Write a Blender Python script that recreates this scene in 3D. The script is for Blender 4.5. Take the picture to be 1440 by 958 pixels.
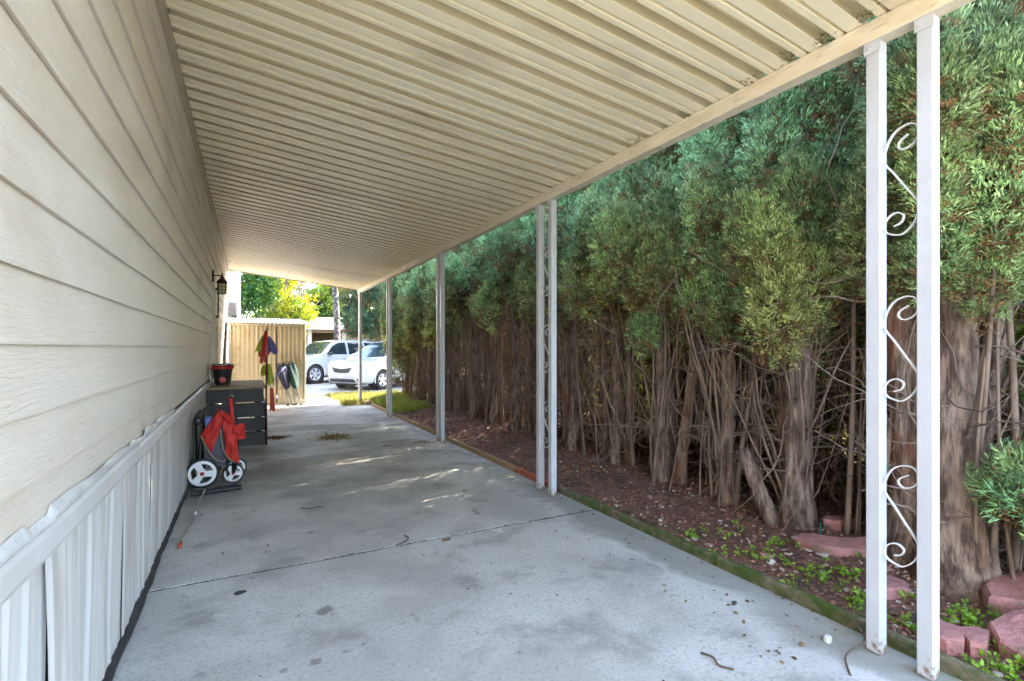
import bpy, math, random
import numpy as np
from mathutils import Vector, Matrix
from mathutils.bvhtree import BVHTree

for o in list(bpy.data.objects): bpy.data.objects.remove(o)
S = bpy.context.scene
C = S.collection
R = math.radians
rnd = random.Random(7)
rng = np.random.default_rng(11)

# ------------------------------------------------------------------ camera
cam = bpy.data.objects.new('camera', bpy.data.cameras.new('camera'))
C.objects.link(cam)
cam.location = (0, 0, 1.2)
cam.rotation_euler = (R(90), 0, R(-27.78))
cam.data.sensor_width = 36
cam.data.lens = 36 * 708 / 1440
cam.data.shift_y = 10 / 1440
cam.data.clip_start = 0.02
cam.data.clip_end = 600
S.camera = cam

# ------------------------------------------------------------------ sky, sun, exposure
SUN_AZ, SUN_EL = 74.0, 31.0          # azimuth from +Y towards +X
W = bpy.data.worlds.new('World'); S.world = W; W.use_nodes = True
nt = W.node_tree; nt.nodes.clear()
sky = nt.nodes.new('ShaderNodeTexSky'); sky.sky_type = 'NISHITA'; sky.sun_disc = False
sky.sun_elevation = R(SUN_EL); sky.sun_rotation = R(SUN_AZ)
sky.air_density = 1.0; sky.dust_density = 2.2; sky.ozone_density = 1.0
bg = nt.nodes.new('ShaderNodeBackground'); bg.inputs[1].default_value = 0.15
wo = nt.nodes.new('ShaderNodeOutputWorld')
nt.links.new(sky.outputs[0], bg.inputs[0]); nt.links.new(bg.outputs[0], wo.inputs[0])
sl = bpy.data.lights.new('sun', 'SUN'); sl.energy = 2.0; sl.angle = R(0.5); sl.color = (1.0, .90, .74)
sun = bpy.data.objects.new('sun', sl); C.objects.link(sun)
dv = Vector((math.sin(R(SUN_AZ)) * math.cos(R(SUN_EL)), math.cos(R(SUN_AZ)) * math.cos(R(SUN_EL)), math.sin(R(SUN_EL))))
sun.rotation_euler = dv.to_track_quat('Z', 'Y').to_euler()
sun.location = (10, 5, 12)
S.view_settings.view_transform = 'Standard'; S.view_settings.look = 'None'
S.view_settings.gamma = 1; S.view_settings.use_curve_mapping = False
S.view_settings.exposure = 4.0
S.cycles.max_bounces = 8; S.cycles.diffuse_bounces = 6; S.cycles.transparent_max_bounces = 8

# ------------------------------------------------------------------ materials
def M(name, c1, c2=None, scale=4, rough=.6, bump=0, bscale=60, metal=0, stretch=(1, 1, 1), spec=.5,
      lo=.35, hi=.65, c3=None, scale3=1.2, lo3=.55, hi3=.7, bstretch=(1, 1, 1), dist=0, coat=0, bdist=.01, detail=7, bdet=6):
    m = bpy.data.materials.new(name); m.use_nodes = True
    n = m.node_tree.nodes; l = m.node_tree.links
    b = n['Principled BSDF']
    b.inputs['Roughness'].default_value = rough; b.inputs['Metallic'].default_value = metal
    b.inputs['Specular IOR Level'].default_value = spec
    b.inputs['Coat Weight'].default_value = coat
    b.inputs['Base Color'].default_value = (*c1, 1)
    tc = n.new('ShaderNodeTexCoord')
    def noise(sc, st, d=0, det=detail):
        mp = n.new('ShaderNodeMapping'); mp.inputs['Scale'].default_value = st
        l.new(tc.outputs['Object'], mp.inputs[0])
        t = n.new('ShaderNodeTexNoise'); t.inputs['Scale'].default_value = sc
        t.inputs['Detail'].default_value = det; t.inputs['Distortion'].default_value = d
        t.inputs['Roughness'].default_value = .6
        l.new(mp.outputs[0], t.inputs[0]); return t.outputs['Fac']
    def ramp(f, a, bb):
        r = n.new('ShaderNodeMapRange'); r.inputs['From Min'].default_value = a; r.inputs['From Max'].default_value = bb
        l.new(f, r.inputs['Value']); return r.outputs[0]
    col = None
    if c2 is not None:
        mx = n.new('ShaderNodeMix'); mx.data_type = 'RGBA'
        mx.inputs[6].default_value = (*c1, 1); mx.inputs[7].default_value = (*c2, 1)
        l.new(ramp(noise(scale, stretch, dist), lo, hi), mx.inputs[0]); col = mx.outputs[2]
        if c3 is not None:
            m3 = n.new('ShaderNodeMix'); m3.data_type = 'RGBA'
            l.new(col, m3.inputs[6]); m3.inputs[7].default_value = (*c3, 1)
            l.new(ramp(noise(scale3, stretch, .4), lo3, hi3), m3.inputs[0]); col = m3.outputs[2]
        l.new(col, b.inputs['Base Color'])
        rr = n.new('ShaderNodeMapRange'); rr.inputs['To Min'].default_value = max(0, rough - .1); rr.inputs['To Max'].default_value = min(1, rough + .12)
        l.new(noise(scale * 2.3, stretch), rr.inputs['Value']); l.new(rr.outputs[0], b.inputs['Roughness'])
    if bump:
        bp = n.new('ShaderNodeBump'); bp.inputs['Strength'].default_value = bump; bp.inputs['Distance'].default_value = bdist
        l.new(noise(bscale, bstretch, dist, bdet), bp.inputs['Height']); l.new(bp.outputs[0], b.inputs['Normal'])
    m['nodes_ready'] = 1
    return m

def leafmat(name, trans=.25, rough=.55):
    m = bpy.data.materials.new(name); m.use_nodes = True
    n = m.node_tree.nodes; l = m.node_tree.links
    b = n['Principled BSDF']; b.inputs['Roughness'].default_value = rough
    b.inputs['Specular IOR Level'].default_value = .35
    a = n.new('ShaderNodeAttribute'); a.attribute_name = 'col'
    l.new(a.outputs['Color'], b.inputs['Base Color'])
    t = n.new('ShaderNodeBsdfTranslucent')
    hs = n.new('ShaderNodeHueSaturation'); hs.inputs['Value'].default_value = 1.6; hs.inputs['Saturation'].default_value = 1.1
    l.new(a.outputs['Color'], hs.inputs['Color']); l.new(hs.outputs[0], t.inputs[0])
    mx = n.new('ShaderNodeMixShader'); mx.inputs[0].default_value = trans
    l.new(b.outputs[0], mx.inputs[1]); l.new(t.outputs[0], mx.inputs[2]); l.new(mx.outputs[0], n['Material Output'].inputs[0])
    return m

siding_m = M('siding_paint', (.62, .55, .455), (.69, .63, .54), scale=1.3, rough=.42, bump=.75, bscale=5, bstretch=(1, 2.2, 26), stretch=(1, .6, 1.4),
             dist=.9, bdist=.006, c3=(.44, .35, .24), scale3=1.1, lo3=.52, hi3=.78, bdet=3)
roof_m = M('carport_enamel', (.84, .75, .51), (.86, .78, .56), scale=1.1, rough=.42, stretch=(.6, 1.5, 1), c3=(.44, .34, .21), scale3=.8, lo3=.56, hi3=.8)
trim_m = M('wall_trim_paint', (.36, .29, .19), (.43, .36, .26), scale=3, rough=.5)
beam_m = M('beam_enamel', (.78, .70, .55), (.68, .58, .41), scale=5, rough=.45, stretch=(1, 1, 3), c3=(.28, .19, .08), scale3=9, lo3=.6, hi3=.8)
post_m = M('white_post_enamel', (.53, .545, .58), (.48, .49, .52), scale=6, rough=.32, c3=(.5, .46, .40), scale3=14, lo3=.72, hi3=.85)
def rusty_foot(m):
    n = m.node_tree.nodes; l = m.node_tree.links; b = n['Principled BSDF']; src = b.inputs['Base Color'].links[0].from_socket
    tc = n.new('ShaderNodeTexCoord'); sp = n.new('ShaderNodeSeparateXYZ'); l.new(tc.outputs['Object'], sp.inputs[0])
    t = n.new('ShaderNodeTexNoise'); t.inputs['Scale'].default_value = 38; t.inputs['Detail'].default_value = 8; l.new(tc.outputs['Object'], t.inputs[0])
    ad = n.new('ShaderNodeMath'); ad.operation = 'MULTIPLY_ADD'; l.new(sp.outputs[2], ad.inputs[0]); ad.inputs[1].default_value = -3.2; l.new(t.outputs['Fac'], ad.inputs[2])
    mr = n.new('ShaderNodeMapRange'); mr.inputs['From Min'].default_value = .34; mr.inputs['From Max'].default_value = .50; l.new(ad.outputs[0], mr.inputs['Value'])
    mx = n.new('ShaderNodeMix'); mx.data_type = 'RGBA'; l.new(src, mx.inputs[6]); mx.inputs[7].default_value = (.26, .17, .10, 1); l.new(mr.outputs[0], mx.inputs[0]); l.new(mx.outputs[2], b.inputs['Base Color'])
rusty_foot(post_m)
iron_m = M('white_iron', (.68, .68, .69), (.6, .59, .57), scale=20, rough=.4, c3=(.3, .2, .13), scale3=30, lo3=.68, hi3=.8)
vinyl_m = M('vinyl_skirting', (.57, .555, .53), (.63, .615, .59), scale=3, rough=.42, stretch=(1, 3, .35), c3=(.40, .36, .30), scale3=2.6, lo3=.5, hi3=.72, bump=.25, bscale=3, bdist=.02)
rail_m = M('skirting_rail_vinyl', (.58, .565, .545), (.50, .48, .45), scale=4, rough=.4)
film_m = M('plastic_film', (.60, .60, .58), (.52, .51, .48), scale=9, rough=.22, bump=.5, bscale=9, bdist=.02)
black_m = M('black_plastic', (.016, .016, .018), (.03, .03, .032), scale=8, rough=.5)
dark_m = M('dark_backing', (.05, .045, .04), (.09, .08, .07), scale=4, rough=.9)
charcoal_m = M('charcoal_stained_wood', (.014, .013, .013), (.028, .026, .026), scale=3, rough=.55, bump=.3, bscale=12, bstretch=(1, 1, 6), stretch=(1, 1, 4))
decktop_m = M('worn_deck_board', (.22, .16, .10), (.33, .26, .18), scale=4, rough=.7, stretch=(1, 6, 1), c3=(.07, .06, .05), scale3=5)
red_m = M('red_fabric', (.52, .022, .016), (.42, .016, .012), scale=9, rough=.65, bump=.4, bscale=14, bdist=.02)
greyfab_m = M('grey_fabric', (.10, .09, .125), (.07, .065, .085), scale=9, rough=.85, bump=.3, bscale=20)
piping_m = M('tan_piping', (.22, .19, .13), (.17, .14, .1), scale=20, rough=.8)
frame_m = M('black_tube_metal', (.012, .012, .013), (.02, .02, .02), scale=10, rough=.35)
tyre_m = M('tyre_rubber', (.018, .018, .018), (.035, .033, .03), scale=10, rough=.8)
whitepl_m = M('white_plastic', (.75, .75, .76), (.68, .68, .68), scale=8, rough=.35)
redpl_m = M('red_plastic', (.5, .015, .02), (.4, .012, .015), scale=8, rough=.35)
steel_m = M('brushed_steel', (.55, .54, .52), (.42, .40, .37), scale=20, rough=.3, metal=.85)
orange_m = M('orange_plastic', (.55, .09, .03), (.42, .06, .02), scale=20, rough=.5)
shed_m = M('shed_enamel', (.56, .48, .345), (.60, .52, .38), scale=2, rough=.5, c3=(.36, .28, .16), scale3=2.5)
shedtrim_m = M('shed_trim_paint', (.66, .60, .48), (.58, .52, .4), scale=5, rough=.5)
shedroof_m = M('white_roof_panel', (.78, .75, .70), (.66, .6, .52), scale=6, rough=.5)
lime_m = M('lime_nylon', (.36, .42, .03), (.28, .34, .03), scale=12, rough=.6)
purple_m = M('purple_nylon', (.13, .12, .32), (.10, .09, .25), scale=12, rough=.6)
maroon_m = M('dark_red_pole', (.10, .012, .012), (.06, .01, .01), scale=12, rough=.5)
coral_m = M('coral_nylon', (.62, .10, .06), (.5, .07, .04), scale=12, rough=.6)
navy_m = M('navy_canvas', (.018, .022, .06), (.03, .035, .08), scale=12, rough=.8, bump=.4, bscale=15, bdist=.02)
green_m = M('dark_green_canvas', (.014, .05, .05), (.02, .07, .065), scale=12, rough=.8, bump=.4, bscale=15, bdist=.02)
blue_m = M('blue_strap', (.16, .20, .52), (.12, .15, .42), scale=12, rough=.6)
paint_m = M('white_car_paint', (.52, .51, .49), (.50, .49, .47), scale=2, rough=.22, coat=.6)
redpaint_m = M('maroon_car_paint', (.16, .012, .014), (.14, .01, .012), scale=2, rough=.22, coat=.6)
glass_m = M('car_glass', (.02, .03, .035), rough=.04, spec=1.0)
carblack_m = M('car_black_trim', (.02, .02, .022), (.03, .03, .03), scale=40, rough=.5, bump=.4, bscale=90)
lens_m = M('headlight_lens', (.62, .64, .66), (.5, .52, .55), scale=15, rough=.08, coat=1)
alloy_m = M('alloy_wheel', (.66, .66, .67), (.55, .55, .56), scale=10, rough=.3, metal=.5)
plate_m = M('number_plate', (.62, .64, .68), (.55, .56, .62), scale=20, rough=.4)
bark_m = M('cypress_bark', (.38, .275, .21), (.105, .062, .045), scale=26, rough=.9, stretch=(1, 1, .2), lo=.40, hi=.60, bump=1.0, bscale=40, bstretch=(1, 1, .2), bdist=.05,
           c3=(.26, .10, .055), scale3=6, lo3=.56, hi3=.66)
twig_m = M('twig_bark', (.13, .085, .058), (.25, .18, .135), scale=12, rough=.85, stretch=(1, 1, .4))
oldbark_m = M('grey_bark', (.16, .12, .10), (.30, .24, .20), scale=9, rough=.9, bump=.8, bscale=25, bdist=.03)
soil_m = M('mulch_soil', (.12, .062, .042), (.21, .105, .068), scale=14, rough=.95, bump=1, bscale=45, bdist=.03, c3=(.05, .034, .026), scale3=2.5)
dirt_m = M('yard_soil', (.30, .22, .12), (.20, .17, .08), scale=2, rough=.95, bump=.6, bscale=20, bdist=.03)
road_m = M('pale_asphalt', (.34, .31, .27), (.28, .26, .235), scale=1.2, rough=.85, bump=.3, bscale=90)
pebble_m = leafmat('stone_flakes', 0, .8)
chip_m = leafmat('bark_chips', 0, .85)
leaf_m = leafmat('leaf', .3)
cyp_m = leafmat('cypress_spray', .16, .6)
edge_m = M('weathered_edging_timber', (.26, .17, .075), (.34, .24, .13), scale=6, rough=.85, stretch=(1, .3, 1), bump=.6, bscale=25, bdist=.01, c3=(.13, .15, .02), scale3=3, lo3=.55, hi3=.62)
moss_m = M('mossy_edging', (.065, .08, .018), (.19, .15, .10), scale=16, rough=.95, bump=.8, bscale=40, bdist=.02, c3=(.05, .085, .008), scale3=4, lo3=.46, hi3=.6)
rededge_m = M('red_edging', (.40, .11, .065), (.32, .09, .055), scale=9, rough=.85, bump=.5, bscale=40)
paver_m = M('red_paver', (.42, .19, .17), (.28, .12, .105), scale=9, rough=.95, bump=1, bscale=48, bdist=.012, c3=(.13, .11, .06), scale3=11, lo3=.52, hi3=.66)
housew_m = M('white_house_paint', (.78, .76, .72), (.72, .7, .66), scale=2, rough=.6)
grey_m = M('grey_appliance', (.40, .37, .33), (.33, .31, .28), scale=5, rough=.5)
shingle_m = M('pale_shingle', (.33, .28, .22), (.28, .24, .19), scale=6, rough=.85, bump=.3, bscale=30)
garage_m = M('garage_stucco', (.42, .35, .25), (.36, .30, .21), scale=3, rough=.8)
lampglass_m = M('lantern_glass', (.62, .58, .40), (.5, .46, .3), scale=9, rough=.15)
bronze_m = M('bronze_lantern', (.035, .022, .016), (.05, .03, .02), scale=20, rough=.45, metal=.4)

# concrete: stains, joints dirt, damp edge and moss near the bed
def concrete():
    m = bpy.data.materials.new('driveway_concrete'); m.use_nodes = True
    n = m.node_tree.nodes; l = m.node_tree.links; b = n['Principled BSDF']
    tc = n.new('ShaderNodeTexCoord'); P = tc.outputs['Object']
    def noise(sc, det=8, d=0, st=(1, 1, 1), r=.6):
        mp = n.new('ShaderNodeMapping'); mp.inputs['Scale'].default_value = st; l.new(P, mp.inputs[0])
        t = n.new('ShaderNodeTexNoise'); t.inputs['Scale'].default_value = sc; t.inputs['Detail'].default_value = det
        t.inputs['Distortion'].default_value = d; t.inputs['Roughness'].default_value = r
        l.new(mp.outputs[0], t.inputs[0]); return t.outputs['Fac']
    def rmp(f, a, bb, lo=0, hi=1):
        r = n.new('ShaderNodeMapRange'); r.interpolation_type = 'SMOOTHSTEP'
        for k, v in (('From Min', a), ('From Max', bb), ('To Min', lo), ('To Max', hi)): r.inputs[k].default_value = v
        l.new(f, r.inputs['Value']); return r.outputs[0]
    def mul(a, bb, op='MULTIPLY'):
        x = n.new('ShaderNodeMath'); x.operation = op; x.use_clamp = True
        for i, v in enumerate((a, bb)):
            if isinstance(v, (int, float)): x.inputs[i].default_value = v
            else: l.new(v, x.inputs[i])
        return x.outputs[0]
    def mix(c, col, f):
        x = n.new('ShaderNodeMix'); x.data_type = 'RGBA'
        if isinstance(c, tuple): x.inputs[6].default_value = (*c, 1)
        else: l.new(c, x.inputs[6])
        x.inputs[7].default_value = (*col, 1); l.new(f, x.inputs[0]); return x.outputs[2]
    sp = n.new('ShaderNodeSeparateXYZ'); l.new(P, sp.inputs[0])
    c = mix((.42, .41, .385), (.55, .54, .515), rmp(noise(1.1, 6, .5), .40, .60))
    c = mix(c, (.27, .26, .24), mul(rmp(noise(2.6, 10, .25), .50, .68), .8))
    c = mix(c, (.22, .20, .175), mul(rmp(noise(.9, 8, .3, (1, 1.6, 1)), .42, .62), rmp(sp.outputs[1], 2.8, 5.5, 0, .85)))  # darker brownish blotches, stronger farther up the drive
    c = mix(c, (.52, .51, .50), mul(rmp(noise(4.2, 9, .3), .60, .75), .5))
    c = mix(c, (.22, .20, .18), rmp(noise(150, 2), .60, .74, 0, .8))
    c = mix(c, (.60, .595, .58), mul(rmp(noise(38, 6), .56, .70), .35))
    c = mix(c, (.27, .26, .245), mul(rmp(noise(60, 6), .50, .66), .6))
    c = mix(c, (.24, .225, .20), mul(rmp(noise(8.5, 10, 0, (1, 1, 1), .72), .60, .66), .55))
    vc = n.new('ShaderNodeTexVoronoi'); vc.feature = 'DISTANCE_TO_EDGE'; vc.inputs['Scale'].default_value = .42
    wp_ = n.new('ShaderNodeVectorMath'); wp_.operation = 'ADD'; tn = n.new('ShaderNodeTexNoise'); tn.inputs['Scale'].default_value = 3.5; tn.inputs['Detail'].default_value = 8; l.new(P, tn.inputs[0])
    l.new(P, wp_.inputs[0]); l.new(tn.outputs['Color'], wp_.inputs[1]); l.new(wp_.outputs[0], vc.inputs['Vector'])
    c = mix(c, (.12, .105, .09), mul(mul(rmp(vc.outputs['Distance'], .0015, .0004), rmp(noise(.7, 4), .5, .58)), .8))
    # oil spots
    vo = n.new('ShaderNodeTexVoronoi'); vo.inputs['Scale'].default_value = 2.4; l.new(P, vo.inputs['Vector'])
    sep = n.new('ShaderNodeSeparateColor'); l.new(vo.outputs['Color'], sep.inputs[0])
    wob = mul(noise(22, 5), .16)
    dd = mul(vo.outputs['Distance'], wob, 'ADD')
    spot = mul(rmp(dd, .155, .185, 1, 0), rmp(sep.outputs[0], .66, .74))
    c = mix(c, (.15, .135, .12), mul(spot, .75))
    v2 = n.new('ShaderNodeTexVoronoi'); v2.inputs['Scale'].default_value = 8; l.new(P, v2.inputs['Vector'])
    s2 = n.new('ShaderNodeSeparateColor'); l.new(v2.outputs['Color'], s2.inputs[0])
    d2 = mul(v2.outputs['Distance'], mul(noise(40, 5), .3), 'ADD')
    c = mix(c, (.20, .18, .155), mul(mul(rmp(d2, .34, .40, 1, 0), rmp(s2.outputs[0], .62, .7)), mul(rmp(noise(.75, 3), .50, .56), .8)))
    # damp band beside the planting bed
    xn = mul(noise(1.7, 6, .6), .9)
    edge = n.new('ShaderNodeMath'); edge.operation = 'ADD'; l.new(sp.outputs[0], edge.inputs[0]); l.new(xn, edge.inputs[1])
    damp = mul(rmp(edge.outputs[0], 2.42, 2.62), rmp(sp.outputs[1], 5.2, 3.6))
    c = mix(c, (.25, .245, .215), mul(damp, .75))
    lip = mul(mul(rmp(edge.outputs[0], 2.36, 2.43), rmp(edge.outputs[0], 2.5, 2.43)), rmp(sp.outputs[1], 4, 3))
    c = mix(c, (.53, .525, .51), mul(lip, .5))
    c = mix(c, (.15, .19, .05), mul(mul(rmp(edge.outputs[0], 2.62, 2.85), rmp(noise(5, 6), .42, .6)), mul(rmp(sp.outputs[1], 2.4, 1.2), .7)))
    l.new(c, b.inputs['Base Color'])
    l.new(rmp(noise(2.5, 6), .3, .7, .62, .82), b.inputs['Roughness'])
    bp = n.new('ShaderNodeBump'); bp.inputs['Strength'].default_value = .5; bp.inputs['Distance'].default_value = .004
    a1 = noise(110, 4, 0, (1, .5, 1)); a2 = noise(14, 5)
    ad = n.new('ShaderNodeMath'); l.new(a1, ad.inputs[0]); l.new(a2, ad.inputs[1])
    l.new(ad.outputs[0], bp.inputs['Height']); l.new(bp.outputs[0], b.inputs['Normal'])
    return m
conc_m = concrete()

# ------------------------------------------------------------------ mesh builder
class MB:
    def __init__(s): s.V = []; s.F = []; s.K = []; s.n = 0
    def add(s, v, f, col=None):
        v = np.asarray(v, float).reshape(-1, 3)
        for g in (f if isinstance(f, list) and len(f) and isinstance(f[0], np.ndarray) else [f]):
            if isinstance(g, np.ndarray): s.F.append(g + s.n)
            else:
                for q in g: s.F.append(np.array([q]) + s.n)
        s.V.append(v); s.n += len(v)
        if col is not None:
            c = np.ones((len(v), 4)); c[:, :3] = col; s.K.append(c)
        return s
    def box(s, a, b, bev=0, rot=None, piv=None):
        x0, y0, z0 = a; x1, y1, z1 = b
        v = []
        e = bev
        if e <= 0:
            v = [(x, y, z) for z in (z0, z1) for y in (y0, y1) for x in (x0, x1)]
            f = [(0, 2, 3, 1), (4, 5, 7, 6), (0, 1, 5, 4), (2, 6, 7, 3), (0, 4, 6, 2), (1, 3, 7, 5)]
        else:
            v = []; idx = {}
            for i, x in enumerate((x0, x1)):
                for j, y in enumerate((y0, y1)):
                    for k, z in enumerate((z0, z1)):
                        sx, sy, sz = (1 - 2 * i) * e, (1 - 2 * j) * e, (1 - 2 * k) * e
                        for ax, p in enumerate(((x, y + sy, z + sz), (x + sx, y, z + sz), (x + sx, y + sy, z))):
                            idx[i, j, k, ax] = len(v); v.append(p)
            f = []
            for i in (0, 1):
                q = [idx[i, 0, 0, 0], idx[i, 1, 0, 0], idx[i, 1, 1, 0], idx[i, 0, 1, 0]]; f.append(tuple(q if i else q[::-1]))
                q = [idx[0, i, 0, 1], idx[1, i, 0, 1], idx[1, i, 1, 1], idx[0, i, 1, 1]]; f.append(tuple(q[::-1] if i else q))
                q = [idx[0, 0, i, 2], idx[1, 0, i, 2], idx[1, 1, i, 2], idx[0, 1, i, 2]]; f.append(tuple(q if i else q[::-1]))
            for i in (0, 1):
                for j in (0, 1):
                    f.append((idx[0, i, j, 1], idx[1, i, j, 1], idx[1, i, j, 2], idx[0, i, j, 2]))
                    f.append((idx[i, 0, j, 0], idx[i, 1, j, 0], idx[i, 1, j, 2], idx[i, 0, j, 2]))
                    f.append((idx[i, j, 0, 0], idx[i, j, 1, 0], idx[i, j, 1, 1], idx[i, j, 0, 1]))
                    for k in (0, 1): f.append((idx[i, j, k, 0], idx[i, j, k, 1], idx[i, j, k, 2]))
        v = np.array(v, float)
        if rot is not None:
            p = np.array(piv if piv is not None else ((x0 + x1) / 2, (y0 + y1) / 2, (z0 + z1) / 2))
            v = (v - p) @ np.array(rot).T + p
        s.add(v, [np.array([q]) for q in f]); return s
    def tube(s, pts, rad, sides=8, caps=True, col=None, lump=0, flat=None):
        p = np.array(pts, float); n = len(p)
        r = np.full(n, rad, float) if np.isscalar(rad) else np.array(rad, float)
        t = np.gradient(p, axis=0); t /= np.linalg.norm(t, axis=1)[:, None] + 1e-12
        u = np.cross(t[0], [0, 0, 1.0]) if abs(t[0][2]) < .9 else np.cross(t[0], [0, 1.0, 0])
        u /= np.linalg.norm(u); U = []
        for i in range(n):
            u = u - t[i] * np.dot(u, t[i]); u /= np.linalg.norm(u) + 1e-12; U.append(u.copy())
        U = np.array(U); Vv = np.cross(t, U)
        a = np.linspace(0, 2 * math.pi, sides, endpoint=False)
        rr = r[:, None] * np.ones(sides)
        if lump: 
            ph = rng.uniform(0, 6, 3)
            rr = rr * (1 + lump * (np.sin(3 * a + ph[0])[None] * .5 + np.sin(5 * a + ph[1] + np.linspace(0, 4, n)[:, None]) * .35 + rng.normal(0, .25, (n, sides))))
        v = p[:, None] + (U[:, None] * np.cos(a)[None, :, None] + Vv[:, None] * np.sin(a)[None, :, None]) * rr[..., None]
        i = np.arange(n - 1)[:, None] * sides; j = np.arange(sides)[None]; k = (j + 1) % sides
        f = np.stack([i + j, i + k, i + sides + k, i + sides + j], -1).reshape(-1, 4)
        fl = [f]
        if caps: fl += [np.array([list(range(sides))[::-1]]), np.array([[(n - 1) * sides + q for q in range(sides)]])]
        s.add(v.reshape(-1, 3), fl, col); return s
    def grid(s, v, flip=False, col=None):
        v = np.asarray(v, float); a, b = v.shape[:2]
        i = np.arange(a - 1)[:, None] * b; j = np.arange(b - 1)[None]
        f = np.stack([i + j, i + j + 1, i + b + j + 1, i + b + j], -1).reshape(-1, 4)
        if flip: f = f[:, ::-1]
        s.add(v.reshape(-1, 3), [f], col); return s
    def lathe(s, prof, c=(0, 0, 0), sides=24, axis='z'):
        pr = np.array(prof, float); a = np.linspace(0, 2 * math.pi, sides + 1)
        r = pr[:, 0][:, None]; h = pr[:, 1][:, None] * np.ones(sides + 1)
        X, Y = r * np.cos(a), r * np.sin(a)
        v = {'z': np.stack([X, Y, h], -1), 'y': np.stack([X, h, Y], -1), 'x': np.stack([h, X, Y], -1)}[axis] + np.array(c)
        s.grid(v); return s
    def prism(s, poly, y0, y1, plane='xz'):
        n = len(poly); v = []
        for y in (y0, y1):
            for a, b in poly: v.append({'xz': (a, y, b), 'yz': (y, a, b), 'xy': (a, b, y)}[plane])
        f = [np.array([list(range(n))[::-1]]), np.array([[n + i for i in range(n)]])]
        f.append(np.array([[i, (i + 1) % n, n + (i + 1) % n, n + i] for i in range(n)]))
        s.add(v, f); return s
    def blades(s, c, d, L, Wd, col, up=None):
        c = np.asarray(c); d = np.asarray(d); n = len(c)
        d = d / (np.linalg.norm(d, axis=1)[:, None] + 1e-9)
        q = rng.normal(size=(n, 3)); w = np.cross(d, q); w /= np.linalg.norm(w, axis=1)[:, None] + 1e-9
        L = np.asarray(L).reshape(-1, 1); Wd = np.asarray(Wd).reshape(-1, 1)
        v = np.stack([c, c + d * L * .55 + w * Wd * .5, c + d * L, c + d * L * .55 - w * Wd * .5], 1)
        f = np.arange(4 * n).reshape(n, 4)
        cc = np.ones((n, 4, 4)); cc[..., :3] = np.asarray(col)[:, None, :]
        s.F.append(f + s.n); s.V.append(v.reshape(-1, 3)); s.n += 4 * n; s.K.append(cc.reshape(-1, 4)); return s
    def build(s, name, mat, parent=None, smooth=None, local=False, angle=None):
        V = np.concatenate(s.V).astype(float)
        if parent is not None:
            if not local: V = V - np.array(root(parent).location)
            loc = (0, 0, 0)
        elif local: loc = (0, 0, 0)
        else:
            lo, hi = V.min(0), V.max(0); loc = ((lo[0] + hi[0]) / 2, (lo[1] + hi[1]) / 2, lo[2]); V = V - np.array(loc)
        me = bpy.data.meshes.new(name)
        me.vertices.add(len(V)); me.vertices.foreach_set('co', V.ravel())
        tot = np.concatenate([np.full(len(f), f.shape[1]) for f in s.F]); idx = np.concatenate([f.ravel() for f in s.F])
        me.loops.add(len(idx)); me.loops.foreach_set('vertex_index', idx.astype(np.int32))
        me.polygons.add(len(tot)); st = np.concatenate([[0], np.cumsum(tot)[:-1]])
        me.polygons.foreach_set('loop_start', st.astype(np.int32)); me.polygons.foreach_set('loop_total', tot.astype(np.int32))
        if s.K:
            a = me.attributes.new('col', 'FLOAT_COLOR', 'POINT'); a.data.foreach_set('color', np.concatenate(s.K).astype(np.float32).ravel())
        me.update(calc_edges=True); me.validate()
        me.materials.append(mat)
        me.polygons.foreach_set('use_smooth', np.full(len(me.polygons), bool(smooth)))
        if angle: 
            me.polygons.foreach_set('use_smooth', np.ones(len(me.polygons), bool)); me.set_sharp_from_angle(angle=R(angle))
        o = bpy.data.objects.new(name, me); C.objects.link(o); o.location = loc
        if parent is not None: o.parent = parent
        return o

def root(o):
    while o.parent is not None: o = o.parent
    return o
def tag(o, label, cat, group=None, kind=None):
    o['label'] = label; o['category'] = cat
    if group: o['group'] = group
    if kind: o['kind'] = kind
    return o
def thing(name, loc, label, cat, group=None, rz=0):
    o = bpy.data.objects.new(name, None); C.objects.link(o); o.location = loc; o.rotation_euler = (0, 0, rz)
    o.empty_display_size = .1
    return tag(o, label, cat, group)
def struct(o): o['kind'] = 'structure'; return o
def copy_tree(o, parent=None):
    c = o.copy(); C.objects.link(c); c.parent = parent
    for ch in [x for x in bpy.data.objects if x.parent == o]: copy_tree(ch, c)
    return c
def spline(pts, k=6):
    P = [Vector(p) for p in pts]; out = []
    for i in range(len(P) - 1):
        p0 = P[max(i - 1, 0)]; p1 = P[i]; p2 = P[i + 1]; p3 = P[min(i + 2, len(P) - 1)]
        for j in range(k):
            t = j / k
            out.append(tuple(.5 * ((2 * p1) + (p2 - p0) * t + (2 * p0 - 5 * p1 + 4 * p2 - p3) * t * t + (3 * p1 - p0 - 3 * p2 + p3) * t ** 3)))
    out.append(tuple(P[-1])); return out
def wob(y, s=0): return math.sin(y * 1.7 + s) * .5 + math.sin(y * 4.3 + s * 2.1) * .3 + math.sin(y * 9.1 + s * .7) * .2
def fbm(x, y, seed=0):
    return (np.sin(x * 1.9 + y * 1.1 + seed) + .6 * np.sin(x * 4.1 - y * 3.3 + seed * 2) + .4 * np.sin(x * 8.7 + y * 7.1 + seed * 3) + .25 * np.sin(x * 17.3 - y * 19.1 + seed)) / 2.25

def wall_x(z): return -(.47 - .0422 * z)          # the wall leans a little over the drive
def ground_z(x, y): return -.27 * np.clip((y - 13.2) / 3.0, 0, 1)

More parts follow.
